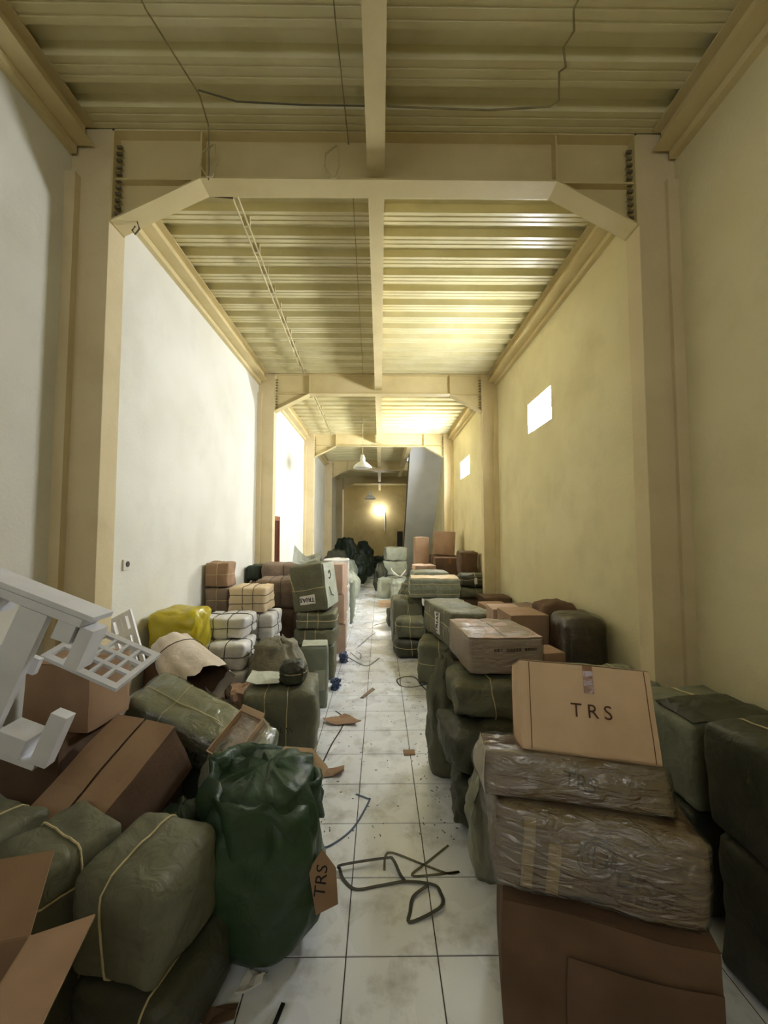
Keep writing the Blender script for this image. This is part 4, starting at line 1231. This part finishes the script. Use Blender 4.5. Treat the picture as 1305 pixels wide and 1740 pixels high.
# tilted brown carton
r_, sh = carton('carton', 'brown carton tipped towards the camera below the white stand', (-1.33, 2.20, 0.38), (0.38, 0.56, 0.34), (30, 4, -16), 'kraft_dark', flaps=False, na=0.012, b=0.04, n=12)
for u0, u1 in ((-0.985, -0.03), (0.05, 0.985)):
    sh.patch('flap', '+z', u0, u1, -0.985, 0.985, 'kraft', r_, 0.012, 4, 6)
carton('carton', 'low dark carton under the tipped brown carton', (-1.36, 2.34, 0), (0.36, 0.30, 0.42), (0, 0, -6), 'kraft_dark')
# olive bales front left
soft('green_bale', 'olive bale at the left edge below the white stand', 'bale', (-1.64, 1.72, 0), (0.37, 0.32, 0.67), (0, 0, -22), 'olive', 0.05, 0.05, 0.012, 4, strings=(('x', 0.3), ('z', 0.62)))
soft('green_bale', 'olive bale with folded ends left of the string tied front bale', 'bale', (-1.26, 1.66, 0), (0.31, 0.32, 0.66), (0, 0, -26), 'olive', 0.05, 0.05, 0.012, 4, strings=(('z', 0.6), ('y', 0.0)))
soft('green_bale', 'lower front left green bale with a curved string', 'bale', (-0.86, 1.64, 0), (0.42, 0.40, 0.26), (0, 0, -12), 'olive_dark', 0.08, 0.08, 0.015, 4, strings=(('x', 0.55),))
soft('green_bale', 'rounded green bale with one pale string, front left beside the green sack', 'bale', (-0.89, 1.65, 0.27), (0.37, 0.36, 0.37), (4, 0, -16), 'olive', 0.07, 0.10, 0.015, 4, strings=(('x', -0.1),), n=13)
# near open carton
open_carton('opened_carton', 'opened brown carton with raised flaps in the near left corner', (-1.25, 1.03, 0), (0, 0, 14), (0.50, 0.42, 0.62), 'kraft', [('+y', 0.20, 38), ('+x', 0.17, 82), ('-x', 0.2, 60)])

# big green sack with cartons stuck in it
t = thing('green_sack', 'big dark green sack with open folded rim beside the aisle', 'sack', (-0.545, 1.98, 0))
link('body', blob_mesh(0.28, 0.27, 0.66, 21, 0.014, 0.03, 0.84, 64, 34, 5, (-0.03, 0.06), bottom=0.62), 'sack_green', t, True)
v = []
F = []
k_ = 48
for i in range(6):
    for j in range(k_):
        an = 2 * PI * j / k_
        wv = Vector((math.cos(an) * 2, math.sin(an) * 2, i * 0.35))
        rr = (0.205, 0.22, 0.245, 0.27, 0.285, 0.275)[i] * (1 + 0.09 * math.sin(6 * an + 3 * noise.noise(wv)) + 0.12 * noise.noise(wv))
        z = (0.60, 0.655, 0.665, 0.64, 0.585, 0.50)[i] + 0.05 * noise.noise(wv * 1.3 + Vector((4, 4, 0))) - 0.05 * math.cos(an)
        v.append((-0.025 + rr * math.cos(an), 0.05 + rr * math.sin(an), z))
for i in range(5):
    for j in range(k_):
        j2 = (j + 1) % k_
        F.append((i * k_ + j, i * k_ + j2, (i + 1) * k_ + j2, (i + 1) * k_ + j))
link('folded_rim', mesh_from('folded_rim', v, F), 'sack_green', t, True)
scrap('cardboard', 'tan cardboard sheet sticking out of the big green sack', (-0.46, 2.12, 0.575), [(-0.13, -0.08), (0.14, -0.1), (0.17, 0.1), (0.06, 0.17), (-0.09, 0.15)], 'kraft_pale', rot=(38, 8, -8), th=0.008)
t = thing('cardboard', 'torn cardboard lettered TRS poking from the side of the green sack', 'cardboard', (-0.262, 1.86, 0.30), (82, -12, 24))
sc_ = scrap('sheet', 'x', (0, 0, 0), [(-0.05, -0.11), (0.05, -0.12), (0.075, 0.02), (0.035, 0.12), (-0.04, 0.07)], 'kraft', th=0.006)
sc_.parent = t
for kx in ('label', 'category'):
    del sc_[kx]
cu = bpy.data.curves.new('letters', 'FONT')
cu.body = 'TRS'; cu.size = 0.075; cu.align_x = 'CENTER'; cu.align_y = 'CENTER'; cu.shear = 0.25; cu.resolution_u = 3
ob = bpy.data.objects.new('letters', cu)
C.objects.link(ob)
me = bpy.data.meshes.new_from_object(ob.evaluated_get(bpy.context.evaluated_depsgraph_get()))
bpy.data.objects.remove(ob)
for vt in me.vertices:
    x_, y_ = vt.co.x, vt.co.y
    vt.co = (x_ * 0.35 - y_ * 0.93, x_ * 0.93 + y_ * 0.35, 0.0075)
me.materials.clear()
link('letters', me, 'ink', t)

# ================================================================== FLOOR LITTER
scrap('cardboard', 'torn brown cardboard with a bent strip on the tiles by the tied bale', (-0.38, 4.03, 0.001), [(-0.18, -0.02), (-0.08, -0.10), (0.06, -0.09), (0.20, -0.10), (0.12, 0.03), (0.02, 0.12), (-0.06, 0.06)], 'kraft', curl=0.15)
scrap('cardboard', 'small rectangular cardboard flap on the tiles beside the green sack', (-0.40, 3.17, 0.001), [(-0.13, -0.055), (0.12, -0.045), (0.13, 0.055), (-0.12, 0.06)], 'kraft', rotz=8, curl=0.4)
scrap('cardboard', 'little square of cardboard alone in mid aisle', (0.244, 3.46, 0.001), [(-0.05, -0.04), (0.045, -0.045), (0.05, 0.035), (-0.045, 0.04)], 'kraft', rotz=6)
scrap('cardboard', 'thin dark brown strip of cardboard in mid aisle', (-0.14, 4.71, 0.001), [(-0.02, -0.16), (0.02, -0.15), (0.03, 0.13), (-0.02, 0.17)], 'kraft_grey', rotz=-24)
scrap('plastic_scrap', 'dark red scrap at the bottom edge near the camera', (-0.60, 1.62, 0.001), [(-0.1, -0.02), (0.06, -0.03), (0.05, 0.04), (-0.08, 0.02)], 'kraft_dark', cat='scrap', curl=0.3)
scrap('plastic_scrap', 'white scrap of film at the foot of the green sack', (-0.52, 1.735, 0.001), [(-0.06, -0.03), (0.05, -0.04), (0.06, 0.03), (-0.03, 0.04)], 'paper', cat='scrap', curl=0.6)
scrap('plastic_scrap', 'small dark sliver on the tiles at the bottom edge', (-0.39, 1.62, 0.001), [(-0.008, -0.05), (0.008, -0.05), (0.01, 0.05), (-0.006, 0.05)], 'strap_black', cat='scrap', rotz=-12)
sack('blue_scrap', 'crumpled blue plastic at the foot of the tan carton stack', (-0.52, 5.85, 0), 0.045, 0.08, 0.12, 'blue_scrap', fold=0.2, na=0.045, cat='scrap')
sack('blue_scrap', 'crumpled blue plastic between the upright parcel and the TRIAS stack', (-0.53, 4.86, 0), 0.04, 0.07, 0.10, 'blue_scrap', fold=0.2, na=0.045, cat='scrap')
ribbon_obj('strap', 'blue plastic strap bent on the tiles right of the green sack', [(-0.372, 2.452, 0.0), (-0.297, 2.459, 0.0), (-0.168, 2.599, 0.0), (-0.075, 2.851, 0.0), (-0.09, 2.88, 0.0), (-0.169, 2.926, 0.0)], 0.013, 'strap_blue')
ribbon_obj('strap', 'black strap looped in the near aisle', [(0.138, 2.209, 0), (0.109, 2.245, 0.01), (0.073, 2.33, 0.02), (0.031, 2.342, 0.02), (-0.208, 2.298, 0.02), (-0.218, 2.28, 0.01), (-0.189, 2.223, 0), (-0.123, 2.17, 0), (0.0, 2.19, 0), (0.138, 2.209, 0.004), (0.275, 2.187, 0.006), (0.307, 2.138, 0.01), (0.301, 2.059, 0.01), (0.146, 1.992, 0), (0.147, 2.045, 0), (0.171, 2.123, 0.004), (0.25, 2.175, 0.012)], 0.017, 'strap_black')
ribbon_obj('strap', 'olive strap crossing behind the black loop', [(0.024, 2.284, 0.0), (0.032, 2.383, 0.0), (0.076, 2.404, 0.0), (0.243, 2.32, 0.0), (0.364, 2.262, 0.0), (0.43, 2.272, 0.0), (0.3, 2.255, 0.0), (0.172, 2.252, 0.0), (0.279, 2.348, 0.0), (0.404, 2.457, 0.0)], 0.013, 'strap_olive')
ribbon_obj('strap', 'dark strap curling from under the right bundles onto the tiles', [(0.6, 5.0, 0.0), (0.382, 4.885, 0.0), (0.244, 4.941, 0.0), (0.216, 5.136, 0.0), (0.334, 5.238, 0.0), (0.45, 5.194, 0.0), (0.5, 4.938, 0.0), (0.56, 4.75, 0.0)], 0.016, 'strap_black')
ribbon_obj('strap', 'grey strap tangle on the tiles before the tan carton stack', [(-0.5, 6.1, 0.0), (-0.391, 5.913, 0.0), (-0.253, 5.704, 0.0), (-0.154, 5.678, 0.0), (-0.007, 6.019, 0.0)], 0.018, 'strap_grey')
ribbon_obj('strap', 'thin grey strap lying along the aisle by the tangle', [(-0.46, 6.3, 0.0), (-0.305, 5.95, 0.0), (-0.293, 6.194, 0.0), (-0.374, 6.346, 0.0)], 0.013, 'strap_grey')
ribbon_obj('strap', 'straight dark strap across the far aisle tiles', [(-0.12, 8.1, 0.0), (0.0, 8.25, 0.0), (0.22, 8.5, 0.0)], 0.025, 'strap_grey')
ribbon_obj('strap', 'long thin strip pointing up the aisle before the squat bales', [(-0.359, 6.571, 0.0), (-0.214, 7.113, 0.0), (-0.085, 7.526, 0.0)], 0.016, 'strap_grey')
ribbon_obj('strap', 'dark strip curling round the foot of the tied green bale', [(-0.46, 4.25, 0.0), (-0.36, 4.1, 0.0), (-0.36, 3.9, 0.0), (-0.42, 3.6, 0.0), (-0.46, 3.3, 0.0)], 0.012, 'strap_black')

# crumbs and grit swept along both sides of the aisle
rng = random.Random(5)
v = []
F = []
for k in range(420):
    y_ = 2.5 + 8.0 * rng.random() ** 1.2
    x_ = rng.uniform(-0.45, 0.42)
    if rng.random() < 0.6:
        x_ = rng.choice((-0.42, 0.38)) + rng.gauss(0, 0.07)
    a_ = rng.uniform(0, PI)
    l_, w2 = rng.uniform(0.004, 0.022), rng.uniform(0.002, 0.007)
    b_ = len(v)
    for z_ in (0.0005, 0.003):
        for sx, sy in ((-1, -1), (1, -1), (1, 1), (-1, 1)):
            dx, dy = sx * l_ / 2, sy * w2 / 2
            v.append((x_ + dx * math.cos(a_) - dy * math.sin(a_), y_ + dx * math.sin(a_) + dy * math.cos(a_), z_))
    for f in ((3, 2, 1, 0), (4, 5, 6, 7), (0, 1, 5, 4), (1, 2, 6, 5), (2, 3, 7, 6), (3, 0, 4, 7)):
        F.append(tuple(b_ + i for i in f))
o = link('floor_grit', mesh_from('floor_grit', v, F), 'strap_grey')
o['kind'] = 'stuff'
tag(o, 'dark crumbs and grit scattered over the aisle tiles', 'grit')

# repeats that belong together share a group
GROUPS = {'green_bale': 'green tarpaulin bales in the side piles', 'carton': 'cardboard boxes in the side piles', 'white_bale': 'white strapped bales on the left',
          'brown_bale': 'brown wrapped bales on the left', 'brown_parcel': 'parcels of the narrow brown tower', 'brown_bundle': 'dark brown bundles by the second right column',
          'wrapped_carton': 'film wrapped cartons on the right', 'green_bundle': 'lumpy green bundles on the right', 'dark_bundle': 'dark bundles in the side piles',
          'dark_sack': 'dark sacks in the left pile', 'pale_bale': 'pale wrapped bales far back', 'pale_bag': 'pale bags far left', 'plastic_bag': 'plastic bags at the far aisle edge',
          'paper_bundle': 'flat paper bundles before the stairs', 'cardboard': 'loose pieces of cardboard', 'strap': 'loose straps on the floor', 'plastic_scrap': 'small scraps on the floor',
          'blue_scrap': 'blue plastic scraps on the floor', 'ceiling_cable': 'cables under the deck', 'wire_loop': 'wire loops on the nearest beam', 'lattice_panel': 'white slotted panels at the left',
          'opened_carton': 'opened cartons at the left', 'grey_bag': 'grey plastic bags', 'torn_sheet': 'torn sheets on the left piles'}
for o in list(scene.objects):
    if o.parent is None and 'label' in o and 'group' not in o:
        g = GROUPS.get(o.name.split('.')[0])
        if g:
            o['group'] = g
